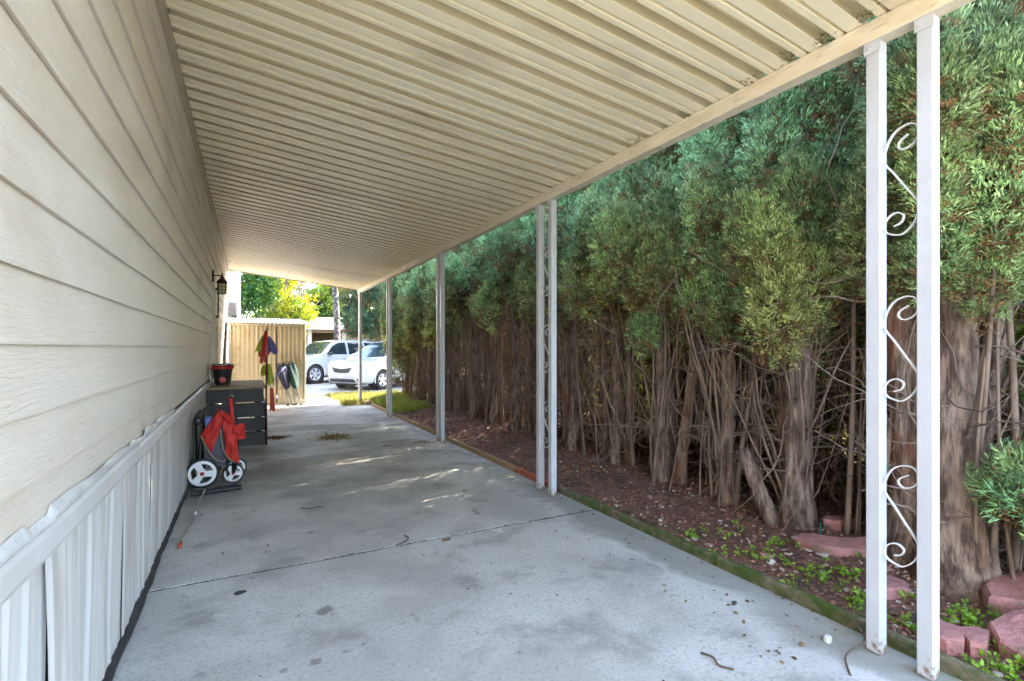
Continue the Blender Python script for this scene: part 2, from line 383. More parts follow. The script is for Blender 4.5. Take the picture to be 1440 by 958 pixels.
# ------------------------------------------------------------------ ground, road, driveway, bed
xs = np.concatenate([np.linspace(-300, -12, 8), np.linspace(-10, 14, 49), np.linspace(16, 300, 8)])
ys = np.concatenate([np.linspace(-60, -6, 6), np.linspace(-5, 40, 91), np.linspace(45, 500, 10)])
X, Y = np.meshgrid(xs, ys, indexing='ij'); Z = ground_z(X, Y) - .03
struct(MB().grid(np.stack([X, Y, Z], -1), flip=True).build('ground', dirt_m, smooth=True))
X, Y = np.meshgrid(np.linspace(-60, 60, 30), np.linspace(15.4, 31, 20), indexing='ij')
struct(MB().grid(np.stack([X, Y, ground_z(X, Y) - .004], -1), flip=True).build('road', road_m, smooth=True))

mb = MB(); joints = [-10.8, -8.2, -5.7, -3.2, -.6, .42, 3.02, 5.58, 8.1, 10.7, 13.2]  # rearmost slabs, behind the camera, added to bounce sunlight onto the roof
for a, b in zip(joints[:-1], joints[1:]):
    xe = 2.28 if a < 10.6 else 1.75
    xx = np.linspace(-.62, xe, 90); yy = np.concatenate([[a + .008], np.linspace(a + .0125, b - .0125, 22), [b - .008]])
    Xg, Yg = np.meshgrid(xx, yy, indexing='ij')
    jit = np.array([wob(v * 3.1, a) * .004 + rnd.uniform(-.0025, .0025) for v in xx])[:, None] * np.ones_like(Yg)
    jb = np.array([wob(v * 3.1, b) * .004 + rnd.uniform(-.002, .002) for v in xx])[:, None]
    wgt = (Yg - a) / (b - a); Yg2 = Yg + jit * (1 - wgt) + jb * wgt
    Zg = .0015 * fbm(Xg, Yg, 3); Zg[:, 0] -= .004; Zg[:, -1] -= .004
    mb.grid(np.stack([Xg, Yg2, Zg], -1), flip=True)
    for yv, zz in ((0, 0), (-1, 0)):
        e = np.stack([Xg[:, yv], Yg2[:, yv], Zg[:, yv]], -1); e2 = e.copy(); e2[:, 2] = -.028; mb.grid(np.stack([e, e2], 1))
    e = np.stack([Xg[-1], Yg2[-1], Zg[-1]], -1); e2 = e.copy(); e2[:, 2] = -.028; mb.grid(np.stack([e, e2], 1))
struct(mb.build('driveway', conc_m, local=True))
mb = MB()
for q in joints[1:-1]: mb.box((-.6, q - .022, -.026), (2.26 if q < 10 else 1.74, q + .022, -.0035))
struct(mb.build('slab_joint', dark_m))
Xg, Yg = np.meshgrid(np.linspace(-.6, 1.7, 12), np.linspace(13.2, 15.6, 14), indexing='ij')
Xg = Xg + (Xg > .5) * (Yg - 13.2) * .35
struct(MB().grid(np.stack([Xg, Yg, ground_z(Xg, Yg) + .003], -1), flip=True).build('driveway_apron', conc_m, smooth=True, local=True))

def bed_z(x, y):
    t = np.clip((x - 2.33) / .9, 0, 1)
    return .015 + .07 * t * t * (3 - 2 * t) + .018 * fbm(x * 2.3, y * 2.1, 5) * np.clip((x - 2.3) / .3, .2, 1) + .006 * fbm(x * 9, y * 8, 2)
Xg, Yg = np.meshgrid(np.linspace(2.31, 5.4, 110), np.linspace(-2.2, 11.6, 420), indexing='ij')
Zg = bed_z(Xg, Yg) + rng.normal(0, .0025, Xg.shape)
struct(MB().grid(np.stack([Xg, Yg, Zg], -1), flip=True).build('planting_bed_soil', soil_m, smooth=True))

struct(MB().box((2.30, -10.8, -.026), (9, -2.45, .002)).box((-7, -10.8, -.026), (-.64, -2.6, .002)).build('bounce_pavement', conc_m, local=True))  # unseen paving behind the camera, added to bounce sun under the roof
# ------------------------------------------------------------------ the home
home = thing('mobile_home', (-2.6, 5.5, 0), 'long cream mobile home with lap siding and white vinyl skirting beside the driveway', 'house')
Y0, Y1 = -2.4, 13.0
mb = MB(); ys = np.linspace(Y0, Y1, 90); e = .1535; prof = []
z = .80
bd = [.80] + [1.2 - .2976 - .0 + e * k for k in range(0, 13)]     # bottom edges of the boards
for i, zb in enumerate(bd):
    zt = bd[i + 1] if i + 1 < len(bd) else zb + e
    prof += [(.001, zb), (.013, zb - .002), (.0135, zb + .004), (.002, zt - .0005)]
prof = [(a, b) for a, b in prof if b < 2.95]
v = np.zeros((len(ys), len(prof), 3))
for i, y in enumerate(ys):
    for j, (a, b) in enumerate(prof): v[i, j] = (wall_x(b) + a + .0022 * wob(y * .9, b * 5), y, b + .0015 * wob(y, 3))
mb.grid(v, flip=True)
wall = mb.build('siding_wall', siding_m, home)
mb = MB(); mb.box((-5.6, Y0, 0.02), (-.475, Y1, 2.7)); mb.build('home_core', dark_m, home)
MB().box((-5.7, Y1 + .002, .6), (wall_x(1) + .012, Y1 + .03, 2.8)).build('end_wall', siding_m, home); MB().box((-5.7, Y0 - .03, .1), (wall_x(1), Y0 - .002, 2.8)).build('end_wall', siding_m, home)
mb = MB(); mb.prism([(-5.9, 2.86), (-3, 3.35), (-.25, 2.90), (-.25, 2.98), (-3, 3.44), (-5.9, 2.94)], Y0 - .2, Y1 + .2); mb.build('roof', shingle_m, home)
# casing board and door beyond the lantern
mb = MB(); mb.box((-.44, 7.62, .80), (wall_x(1.2) + .055, 7.70, 2.72), .004, ); mb.build('door_casing', shedtrim_m, home)
dr = MB().box((-.43, 7.80, .76), (wall_x(1) + .022, 8.62, 2.66), .005).build('door', housew_m, home)
MB().lathe([(0, 0), (.028, 0), (.03, .03), (.012, .035), (0, .04)], (wall_x(1) + .02, 7.88, 1.7), 14, 'x').build('handle', steel_m, dr)
MB().box((-.43, 8.68, .80), (wall_x(1.2) + .04, 8.76, 2.72), .004).build('door_casing', shedtrim_m, home)
# skirting: individual vinyl panels, rail, film flashing, black strip
y = Y0; k = 0
while y < Y1 - .05:
    w = rnd.choice([.22, .30, .30, .36]); y2 = min(y + w, Y1)
    loose = 1.58 < y < 1.88
    n = int(w / .011); mb = MB(); yy = np.linspace(y - .016, y2 + .012, n); zz = np.linspace(.022, .735, 14)
    t0 = rnd.uniform(-.002, .004); t1 = rnd.uniform(-.004, .002); bow = rnd.uniform(-.002, .005); ph = rnd.uniform(0, 6)
    if y > 4.2: t0 *= .5; t1 *= .5
    v = np.zeros((n, 14, 3))
    for i, yv in enumerate(yy):
        s_ = (yv - y) / w
        rib = .004 * (1 if (s_ * w * 100) % 11 < 2.4 else 0) + .0012 * math.sin(s_ * w * 420)
        for j, zv in enumerate(zz):
            q = (zv / .735)
            off = t0 + (t1 - t0) * s_ + bow * math.sin(math.pi * q) * math.sin(s_ * 3 + ph) + .0025 * math.sin(zv * 5 + ph + yv * 3)
            off *= (1 - q ** 4)
            if loose: off += .016 * (1 - q) ** .6 * (1 - s_ * .6) + .006
            v[i, j] = (wall_x(0) + .020 + rib + off + .01 * q, yv, zv - (.05 * (s_ - .2) ** 2 if loose and j == 13 else 0))
    mb.grid(v, flip=True)
    o = mb.build('skirting_panel', vinyl_m, home, smooth=True)
    if loose: o['label'] = 'warped skirting panel bulging out of its rail'
    y = y2 + (.0 if not loose else .012) + (rnd.choice([0, 0, .020]) if y < 4.5 else 0)
mb = MB(); mb.box((-.49, Y0, .0), (wall_x(0) + .0, Y1, .74)); mb.build('skirting_backing', dark_m, home)
mb = MB()
v = []
for yv in np.linspace(Y0, Y1, 160):
    b_ = .003 * wob(yv * 1.2, 1)
    v.append([(wall_x(.7) + .010, yv, .718 + b_), (wall_x(.7) + .034, yv, .716 + b_), (wall_x(.7) + .038, yv, .728 + b_), (wall_x(.7) + .033, yv, .768 + b_), (wall_x(.7) + .024, yv, .778 + b_), (wall_x(.8) + .006, yv, .780 + b_)])
mb.grid(np.array(v), flip=True); mb.build('skirting_rail', rail_m, home, smooth=False)
mb = MB(); v = []
for yv in np.linspace(.2, 3.95, 260):
    row = []
    for j in range(9):
        q = j / 8; a = fbm(np.array(yv * 3.0), np.array(q * 1.2), 4) * .5 + .5
        crease = abs(math.sin(yv * 5.2 + q * 2.5 + math.sin(yv * 2.3) * 2))
        out = .016 * math.sin(math.pi * min(1, q * .9 + .05)) * (.45 + .55 * a) + .010 * crease ** 6 * q
        top = .818 + .005 * wob(yv * 2.4, 2) - (.016 if math.sin(yv * 5.2) > .93 else 0)
        row.append((wall_x(.8) + .014 + out, yv, .772 + (top - .772) * q))
    v.append(row)
mb.grid(np.array(v), flip=True); mb.build('loose_flashing_film', film_m, home, smooth=True)
pts = [(wall_x(0) + .028 + .008 * wob(q * 1.3, 2), q, .016) for q in np.linspace(.0, 5.2, 70)]
mb = MB().tube(pts, [.018 + .004 * wob(q, 1) for q in range(70)], 8); mb.build('black_base_strip', black_m, home, smooth=True)

# ------------------------------------------------------------------ carport
PX = 2.20
port = thing('carport', (1.0, 5.9, 0), 'cream corrugated metal carport roof on thin white posts along the home', 'carport')
RY0, RY1 = .50, 11.45
def roof_z(x): return 2.482 + (2.17 - x) * .110
mb = MB(); prof = []
p = .155; yb = RY0
cell = [(0, 0), (.058, 0), (.061, .003), (.062, .020), (.074, .020), (.075, 0), (.1020, 0), (.1015, .0015), (.090, .022), (.090, .085), (.192, .085), (.190, .032), (.1545, .0015)]
while yb < RY1:
    prof += [(yb + a, b) for a, b in cell]; yb += p
for off in (0,):
    v = np.zeros((14, len(prof), 3))
    for i, x in enumerate(np.linspace(-.335, 2.27, 14)):
        for j, (a, b) in enumerate(prof): v[i, j] = (x, a, roof_z(x) + b)
    mb.grid(v)
mb.build('roof_panel', roof_m, port)
# upper skin so the sheet has thickness seen from above
mb = MB(); mb.prism([(-.40, roof_z(-.40) + .092), (2.28, roof_z(2.28) + .092), (2.28, roof_z(2.28) + .098), (-.40, roof_z(-.40) + .098)], RY0, RY1); mb.build('roof_skin', roof_m, port)
# beam: inner face with a return lip, underside
bm_ = MB().box((2.165, RY0, 2.402), (2.235, RY1 - .02, 2.480), .003)
bm_.box((2.161, RY0, 2.462), (2.165, RY1 - .02, 2.478))
beam = bm_.build('beam', beam_m, port)
# outer gutter
mb = MB(); mb.prism([(2.238, 2.452), (2.318, 2.452), (2.318, 2.56), (2.312, 2.56), (2.312, 2.458), (2.244, 2.458), (2.244, 2.47), (2.238, 2.47)], RY0 - .05, RY1); mb.build('gutter', beam_m, port)
# wall channel and end fascias
mb = MB(); mb.prism([(-.372, roof_z(-.33) - .062), (-.322, roof_z(-.33) - .062), (-.322, roof_z(-.33) + .05), (-.372, roof_z(-.33) + .06)], RY0, RY1)
mb.build('wall_channel', trim_m, port)
mb = MB(); mb.prism([(-.365, roof_z(-.33) - .115), (-.352, roof_z(-.33) - .115), (-.352, roof_z(-.33) - .064), (-.365, roof_z(-.33) - .064)], Y0, RY1); mb.build('trim_strip', shedtrim_m, port)
for ya, yb in ((RY1 + .012, RY1 + .03), (RY0 - .03, RY0 - .01)):
    mb = MB(); mb.prism([(-.36, roof_z(-.36) - .018), (2.26, roof_z(2.26) - .018), (2.26, roof_z(2.26) + .10), (-.36, roof_z(-.36) + .10)], ya, yb); mb.build('end_fascia', trim_m if ya > 5 else roof_m, port)
# posts: square tube with end plates, scroll-work between the two of a pair
def post_mesh():
    m = MB(); h = .0255
    m.box((-h, -h, .003), (h, h, 2.400), .003)
    return m
def post_plate():
    m = MB(); m.box((-.031, -.030, 2.355), (-.0285, .030, 2.400)); m.lathe([(0, -.036), (.006, -.035), (.007, -.0310), (0, -.0305)], (0, .012, 2.378), 8, 'x')
    return m
Sp = [(.71, .91), (.46, .86), (.44, .807), (.61, .78), (.87, .815), (1, .895), (.9, .98), (.65, 1), (.32, .96), (.1, .86), (.0, .72), (.31, .575), (.63, .43), (.94, .29), (1, .2), (.87, .09), (.6, .01), (.4, 0),
      (.12, .03), (.01, .08), (.05, .147), (.23, .197), (.42, .207), (.58, .17), (.5, .11), (.3, .088)]
pairs = [(.918, 1.089), (3.470, 3.660), (6.080, 6.225), (8.700, 8.850), (11.29, 11.38)]
first = None
for i, (a, b) in enumerate(pairs):
    for q in (a, b):
        if first is None:
            first = post_mesh().build('post', post_m, port, local=True); pl = post_plate().build('post_bracket', post_m, first, local=True); o = first
        else: o = copy_tree(first, port)
        o.location = (PX - port.location[0], q - port.location[1], 0)
    if i < 4:
        g0, g1 = a + .0275, b - .0275
        for zc, hh in ((1.835, .41), (1.195, .395), (.562, .385)):
            pts = spline([(0, g1 + (g0 - g1) * s_, zc - hh / 2 + hh * t_) for s_, t_ in Sp], 5)
            m = MB(); P = np.array(pts); t = np.gradient(P, axis=0); t /= np.linalg.norm(t, axis=1)[:, None]
            nrm = np.cross(t, [1, 0, 0]); ring = []
            for sx, sn in ((-.0055, -.0022), (.0055, -.0022), (.0055, .0022), (-.0055, .0022), (-.0055, -.0022)):
                ring.append(P + np.array([PX + sx, 0, 0]) + nrm * sn)
            m.grid(np.stack(ring, 1)); m.build('scroll', iron_m, port)
# dead conifer needles caught on the beam
c = np.stack([rng.uniform(2.10, 2.17, 420), rng.choice([1.08, 1.25, 1.40, 1.63, 2.0, 2.4], 420) + rng.normal(0, .022, 420), rng.uniform(2.478, 2.505, 420)], 1)
d = rng.normal(size=(420, 3)) * [1, 1, .7]
MB().blades(c, d, rng.uniform(.01, .04, 420), rng.uniform(.002, .004, 420), np.array([.12, .11, .03]) * rng.uniform(.5, 1.3, (420, 1))).build('caught_needles', leaf_m, port)['kind'] = 'stuff'

# ------------------------------------------------------------------ wall lantern
LY, LZ = 7.14, 2.02; LX = wall_x(LZ) + .013
lan = thing('wall_lantern', (LX, LY, LZ), 'dark bronze caged wall lantern by the door casing', 'lantern')
MB().box((LX - .004, LY - .035, LZ - .02), (LX + .018, LY + .035, LZ + .13), .005).build('backplate', bronze_m, lan)
MB().tube(spline([(LX + .015, LY, LZ + .06), (LX + .05, LY, LZ + .065), (LX + .10, LY, LZ + .06), (LX + .105, LY, LZ + .035)], 5), .007, 8).build('arm', bronze_m, lan, smooth=True)
cx = LX + .105
MB().lathe([(0, .10), (.008, .095), (.008, .06), (.016, .055), (.022, .03), (.045, .012), (.062, -.018), (.062, -.028), (.055, -.03), (0, -.03)], (cx, LY, LZ), 8).build('cap', bronze_m, lan)
MB().lathe([(.050, -.032), (.047, -.158), (0, -.158)], (cx, LY, LZ), 16).build('glass', lampglass_m, lan, smooth=True)
mb = MB()
for q in range(8):
    a = q * math.pi / 4
    mb.tube([(cx + .054 * math.cos(a), LY + .054 * math.sin(a), LZ - .03), (cx + .051 * math.cos(a), LY + .051 * math.sin(a), LZ - .16)], .0035, 5)
for zz in (-.035, -.075, -.115, -.158): mb.tube([(cx + .054 * math.cos(a), LY + .054 * math.sin(a), LZ + zz) for a in np.linspace(0, 2 * math.pi, 17)], .0035, 5)
mb.build('cage', bronze_m, lan)
mb = MB().tube([(wall_x(1.7) + .06, 7.80, 1.62), (wall_x(1.7) + .06, 7.80, 1.98)], .008, 6); mb.box((wall_x(1.7) + .01, 7.785, 1.60), (wall_x(1.7) + .07, 7.815, 1.63)); mb.box((wall_x(1.7) + .01, 7.785, 1.97), (wall_x(1.7) + .07, 7.815, 2.0))
tag(mb.build('door_pull', bronze_m), 'thin dark vertical bar on the wall below the lantern', 'handle')

# ------------------------------------------------------------------ porch landing
land = thing('porch_landing', (-.1, 7.6, 0), 'charcoal painted wooden porch landing of four wide boards with worn top', 'porch step')
xr = .215
for i, (a, b, xe) in enumerate(((.005, .165, 0), (.180, .335, 0), (.350, .520, 0), (.532, .690, -.03))):
    MB().box((-.425, 6.95 + .004 * i, a), (xr + xe, 6.99 + .004 * i, b), .004).build('front_board', charcoal_m, land)
    MB().box((xr - .04 + xe, 6.998 + .004 * i, a), (xr + xe - .002, 8.35, b), .004).build('side_board', charcoal_m, land)
for q in ((-.40, 7.02), (.10, 7.02), (.10, 8.26)): MB().box((q[0], q[1], 0), (q[0] + .065, q[1] + .06, .69)).build('corner_post', charcoal_m, land)
for zz in (.172, .342, .526): MB().box((xr - .05, 6.965, zz - .004), (xr - .02, 6.975, zz + .004)).build('bracket', steel_m, land)
y = 6.94
while y < 8.3:
    MB().box((-.425, y, .693), (xr - .005, y + .135, .722), .003).build('top_board', decktop_m, land); y += .141

# bucket-like shop vacuum on the landing
bx_, by_ = -.275, 7.45
vac = thing('shop_vacuum', (bx_, by_, .722), 'black tub shaped shop vacuum with red rim on the porch landing', 'vacuum')
MB().lathe([(0, .724), (.085, .724), (.09, .735), (.112, .92), (.114, .925), (0, .925)], (bx_, by_, 0), 28).build('tub', black_m, vac, smooth=False, angle=40)
MB().lathe([(.113, .925), (.128, .930), (.130, .955), (.120, .968), (0, .97)], (bx_, by_, 0), 28).build('rim', redpl_m, vac, angle=40)
MB().lathe([(.108, .971), (.126, .975), (.124, .986), (.07, .998), (0, 1.0)], (bx_, by_, 0), 28).build('lid', carblack_m, vac, angle=40)
MB().lathe([(0, -.118), (.036, -.116), (.040, -.105), (.040, -.08)], (bx_ + .0, by_, .79), 20, 'y').build('drain_cap', redpl_m, vac, angle=40)
MB().tube(spline([(bx_ - .10, by_ - .03, .93), (bx_ - .14, by_ - .06, .97), (bx_ - .135, by_ - .09, .86), (bx_ - .12, by_ - .11, .76), (bx_ - .08, by_ - .13, .735)], 6), .012, 8).build('hose', steel_m, vac, smooth=True)
MB().tube(spline([(bx_ + .11, by_, .95), (bx_ + .14, by_ - .03, .975), (bx_ + .10, by_ - .09, .985), (bx_, by_ - .13, .975), (bx_ - .09, by_ - .09, .985), (bx_ - .11, by_, .95)], 5), .006, 7).build('carry_handle', steel_m, vac, smooth=True)

# wind sock pole at the landing corner
wp = thing('windsock_pole', (.215, 6.90, 0), 'thin dark pole with red, lime and purple wind socks at the landing corner', 'wind sock')
MB().tube([(.215, 6.90, .0), (.212, 6.90, .7), (.222, 6.9, 1.30)], .010, 8).tube([(.222, 6.9, 1.30), (.224, 6.9, 1.47)], .005, 6).build('pole', maroon_m, wp, smooth=True)
MB().tube([(.195, 6.9, 1.42), (.224, 6.9, 1.435), (.252, 6.9, 1.42)], .004, 6).build('crossbar', black_m, wp)
def cloth(cx, cy, z1, z0, w1, w0, off, mat, name, th=.05, ph=0):
    v = []
    for i in range(12):
        q = i / 11; z = z1 + (z0 - z1) * q; w = (w1 + (w0 - w1) * math.sin(q * 1.57)) ; row = []
        for a in np.linspace(0, 2 * math.pi, 25):
            r_ = 1 + .22 * math.sin(5 * a + ph + q * 2)
            row.append((cx + off * q + w * math.cos(a) * r_, cy + th * math.sin(a) * r_ * (w / max(w1, w0)), z + .02 * math.sin(3 * a + ph) * q))
        v.append(row)
    return MB().grid(np.array(v)).build(name, mat, wp, smooth=True)
cloth(.19, 6.93, 1.36, 1.15, .012, .045, -.055, lime_m, 'sock_flap', ph=1)
cloth(.245, 6.94, 1.34, 1.13, .012, .050, .045, purple_m, 'sock_flap', ph=2)
cloth(.205, 6.885, 1.41, 1.10, .010, .036, -.01, redpl_m, 'sock_flap', ph=3)
cloth(.20, 6.90, 1.13, 1.02, .045, .028, -.03, coral_m, 'sock_flap', ph=4)
cloth(.165, 6.92, 1.17, 1.10, .02, .026, -.01, coral_m, 'sock_flap', ph=4)
cloth(.245, 6.93, 1.00, .745, .014, .035, .02, lime_m, 'sock_flap', ph=5)
cloth(.19, 6.94, .99, .86, .012, .03, -.01, lime_m, 'sock_flap', ph=6)
cloth(.272, 6.93, .70, .42, .016, .026, .01, coral_m, 'sock_flap', ph=1)

# ------------------------------------------------------------------ stroller (folded)
st = thing('stroller', (-.2, 5.2, 0), 'folded red and grey baby stroller with white three-spoke wheels against the skirting', 'stroller')
def wheel(cx, cy, cz, r, nm):
    w = thingless = MB()
    a = np.linspace(0, 2 * math.pi, 41); tr = r * .10
    w.tube([(cx + (r - tr) * math.cos(q), cy, cz + (r - tr) * math.sin(q)) for q in a], tr, 8, caps=False)
    ty = w.build(nm, tyre_m, st, smooth=True)
    m = MB(); rin, rout = r * .66, r * .84
    for y in (cy - .014,):
        ri = [[(cx + rr * math.cos(q), yy, cz + rr * math.sin(q)) for q in a] for rr, yy in ((rout, cy + .008), (rout, y), (rin, y - .003), (rin, cy + .008))]
        m.grid(np.array(ri))
    m.lathe([(0, -.022), (r * .26, -.020), (r * .28, .008)], (cx, cy, cz), 24, 'y')
    for k in range(3):
        b = R(90 + 25 + 120 * k); ww = r * .17
        dx, dz = math.cos(b), math.sin(b); nx, nz = -dz, dx
        poly = [(cx + dx * r * .18 + nx * ww * 1.1, cz + dz * r * .18 + nz * ww * 1.1), (cx + dx * rin * 1.05 + nx * ww * 1.35, cz + dz * rin * 1.05 + nz * ww * 1.35),
                (cx + dx * rin * 1.05 - nx * ww * 1.35, cz + dz * rin * 1.05 - nz * ww * 1.35), (cx + dx * r * .18 - nx * ww * 1.1, cz + dz * r * .18 - nz * ww * 1.1)]
        m.prism(poly, cy - .0165, cy + .006)
    m.build('rim', whitepl_m, ty)
    MB().lathe([(0, -.034), (r * .10, -.033), (r * .13, -.028), (r * .13, -.02)], (cx, cy, cz), 18, 'y').build('hub_cap', redpl_m, ty, smooth=True)
wheel(-.335, 5.03, .128, .126, 'rear_wheel'); wheel(-.33, 5.36, .128, .126, 'rear_wheel')
wheel(-.105, 5.10, .088, .086, 'front_wheel'); wheel(-.085, 5.34, .088, .086, 'front_wheel')
mb = MB()
for y in (5.06, 5.33):
    mb.tube(spline([(-.40, y, .10), (-.395, y, .30), (-.40, y, .55), (-.37, y, .64)], 5), .011, 8)
    mb.tube(spline([(-.36, y, .14), (-.35, y, .35), (-.345, y, .60), (-.33, y, .66)], 5), .011, 8)
    mb.tube(spline([(-.33, y, .16), (-.22, y, .20), (-.16, y, .24), (-.10, y, .20)], 5), .012, 8)
    mb.tube(spline([(-.09, y + .01, .12), (-.075, y, .25), (-.085, y, .50), (-.11, y, .72)], 5), .011, 8)
    mb.tube(spline([(-.30, y, .34), (-.20, y, .30), (-.15, y, .20), (-.16, y, .12)], 5), .010, 8)
    mb.box((-.118, y + .015, .09), (-.088, y + .035, .20), .004)
mb.tube([(-.335, 5.0, .128), (-.335, 5.38, .128)], .008, 8); mb.tube([(-.105, 5.07, .088), (-.085, 5.36, .088)], .007, 8)
mb.tube(spline([(-.11, 5.06, .72), (-.12, 5.12, .755), (-.12, 5.27, .755), (-.11, 5.33, .72)], 5), .014, 8)
mb.lathe([(0, .1), (.035, .1), (.04, .06), (.035, .0), (0, 0)], (-.37, 5.03, .575), 14, 'y')
mb.build('frame', frame_m, st, smooth=True)
mb = MB().tube(spline([(-.115, 5.03, .42), (-.11, 5.02, .55), (-.12, 5.03, .68), (-.125, 5.05, .755)], 6), [.017] * 19, 8); mb.build('grip_sleeve', red_m, st, smooth=True)
def patch(cor, nu=14, nv=12, bul=(0, -.03, 0), cr=.008, seed=0):
    a, b, c, d = [np.array(q, float) for q in cor]; v = np.zeros((nu, nv, 3))
    for i in range(nu):
        for j in range(nv):
            u, w = i / (nu - 1), j / (nv - 1)
            p = a * (1 - u) * (1 - w) + b * u * (1 - w) + c * u * w + d * (1 - u) * w
            v[i, j] = p + np.array(bul) * math.sin(math.pi * u) * math.sin(math.pi * w) + np.array([0, 1, .4]) * cr * math.sin(u * 9 + w * 5 + seed) * math.sin(w * 7 + seed)
    return v
def solid(v, th=(0, .006, 0)):
    m = MB(); m.grid(v); v2 = v + np.array(th); m.grid(v2, flip=True)
    for e1, e2 in ((v[0], v2[0]), (v[-1], v2[-1]), (v[:, 0], v2[:, 0]), (v[:, -1], v2[:, -1])): m.grid(np.stack([e1, e2], 1))
    return m
# canopy: draped from a peak, wings down to both sides
can = solid(patch([(-.345, 5.0, .455), (-.27, 5.0, .30), (-.175, 5.0, .565), (-.205, 5.0, .665)], cr=.012, seed=1))
for vv, sd in (([(-.205, 4.995, .665), (-.175, 4.99, .565), (-.10, 4.985, .50), (-.11, 5.0, .60)], 2), ([(-.185, 4.99, .56), (-.155, 4.985, .25), (-.055, 4.98, .19), (-.085, 4.985, .52)], 3),
               ([(-.11, 4.975, .52), (-.10, 4.975, .41), (-.005, 4.99, .40), (-.02, 5.0, .54)], 4)):
    q = solid(patch(vv, cr=.012, seed=sd)); can.V += q.V; can.F += [f + can.n for f in q.F]; can.n += q.n
can.grid(patch([(-.345, 5.0, .455), (-.205, 5.0, .665), (-.19, 5.36, .67), (-.33, 5.36, .46)], bul=(0, 0, .03)))
can.build('canopy', red_m, st, smooth=True)
sp_ = solid(patch([(-.335, 5.035, .44), (-.31, 5.035, .17), (-.16, 5.03, .17), (-.17, 5.03, .56)], bul=(0, -.02, 0), cr=.014, seed=5), (0, .28, 0)); sp_.build('seat_fabric', greyfab_m, st, smooth=True)
MB().tube(spline([(-.345, 4.995, .455), (-.30, 4.985, .35), (-.255, 4.985, .265), (-.19, 4.985, .22), (-.16, 4.98, .24)], 6), .007, 6).tube(spline([(-.20, 4.985, .50), (-.185, 4.98, .36), (-.15, 4.975, .26), (-.09, 4.975, .20)], 6), .006, 6).build('piping', piping_m, st, smooth=True)
MB().box((-.32, 5.07, .47), (-.27, 5.20, .60), .01).build('blue_pouch', blue_m, st)

# broom lying under the stroller
br = thing('push_broom', (-.3, 4.3, 0), 'push broom lying on the concrete, black head under the stroller and orange handle tip', 'broom')
mb = MB()
v = []
for i in range(18):
    q = i / 17; x = -.40 + .36 * q; row = []
    for a in np.linspace(0, 2 * math.pi, 13):
        row.append((x, 4.80 + .05 * q + (.055 + .006 * math.sin(q * 31)) * math.cos(a), .026 + (.022 + .004 * math.sin(q * 23 + a)) * math.sin(a)))
    v.append(row)
mb.grid(np.array(v)); mb.build('broom_head', black_m, br, smooth=True)
MB().tube([(-.352, 3.62, .016), (-.325, 4.22, .018), (-.30, 4.78, .045)], .0075, 8).build('handle', steel_m, br, smooth=True)
MB().tube([(-.325, 4.20, .018), (-.322, 4.27, .018)], .011, 8).build('collar', whitepl_m, br, smooth=True)
MB().tube([(-.3545, 3.565, .018), (-.354, 3.59, .018), (-.352, 3.64, .017)], [.011, .012, .009], 10).build('tip', orange_m, br, smooth=True)

# ------------------------------------------------------------------ shed
sh = thing('garden_shed', (.4, 12.6, 0), 'tan ribbed metal garden shed with white corrugated roof at the end of the drive', 'shed')
SX0, SX1, SY0, SY1 = -.315, 1.12, 11.72, 13.5
def ribbed(x0, x1, y, z0, z1, p=.083, dep=.014, axis='x'):
    pr = []; x = x0
    while x < x1 - .001:
        for a, b in ((0, 0), (.55, 0), (.62, dep), (.92, dep), (1, 0)):
            if x + a * p <= x1: pr.append((x + a * p, b))
        x += p
    v = np.array([[((a, y - b, z) if axis == 'x' else (y + b, a, z)) for z in (z0, z1)] for a, b in pr]); return v
MB().grid(ribbed(SX0 + .03, .565, SY0, .05, 1.66)).build('front_panel', shed_m, sh)
MB().grid(ribbed(.575, SX1 - .03, SY0 - .020, .05, 1.66)).build('sliding_door', shed_m, sh)
MB().grid(ribbed(SY0, SY1, SX1 - .01, .05, 1.72, axis='y'), flip=True).grid(ribbed(SY0, SY1, SX0, .05, 1.72, axis='y')).build('side_wall', shed_m, sh)
MB().box((SX0, SY1, .04), (SX1, SY1 + .01, 1.8)).build('back_wall', shed_m, sh)
MB().box((SX0 - .005, SY0 - .045, .01), (SX0 + .035, SY0 + .02, 1.66), .003).build('left_corner_trim', shedtrim_m, sh)
MB().box((SX1 - .035, SY0 - .045, .01), (SX1 + .006, SY0 + .02, 1.66), .003).build('right_corner_trim', shedtrim_m, sh)
MB().box((SX0, SY0 - .05, .004), (SX1, SY0 + .02, .045), .003).build('base_rail', shed_m, sh)
MB().box((SX0, SY0 - .048, 1.662), (SX1, SY0 + .02, 1.695), .003).build('door_track', shedtrim_m, sh)
v = []
for x in np.linspace(SX0 - .06, SX1 + .06, 120): v.append([(x, yy, zz + .010 * math.sin(x * 2 * math.pi / .076)) for yy, zz in ((SY0 - .10, 1.712), (SY1 + .1, 1.90))])
v = np.array(v); m = MB(); m.grid(v); m.grid(v + [0, 0, .004], flip=True); m.grid(np.stack([v[:, 0], v[:, 0] + [0, 0, .004]], 1)); m.build('roof', shedroof_m, sh)

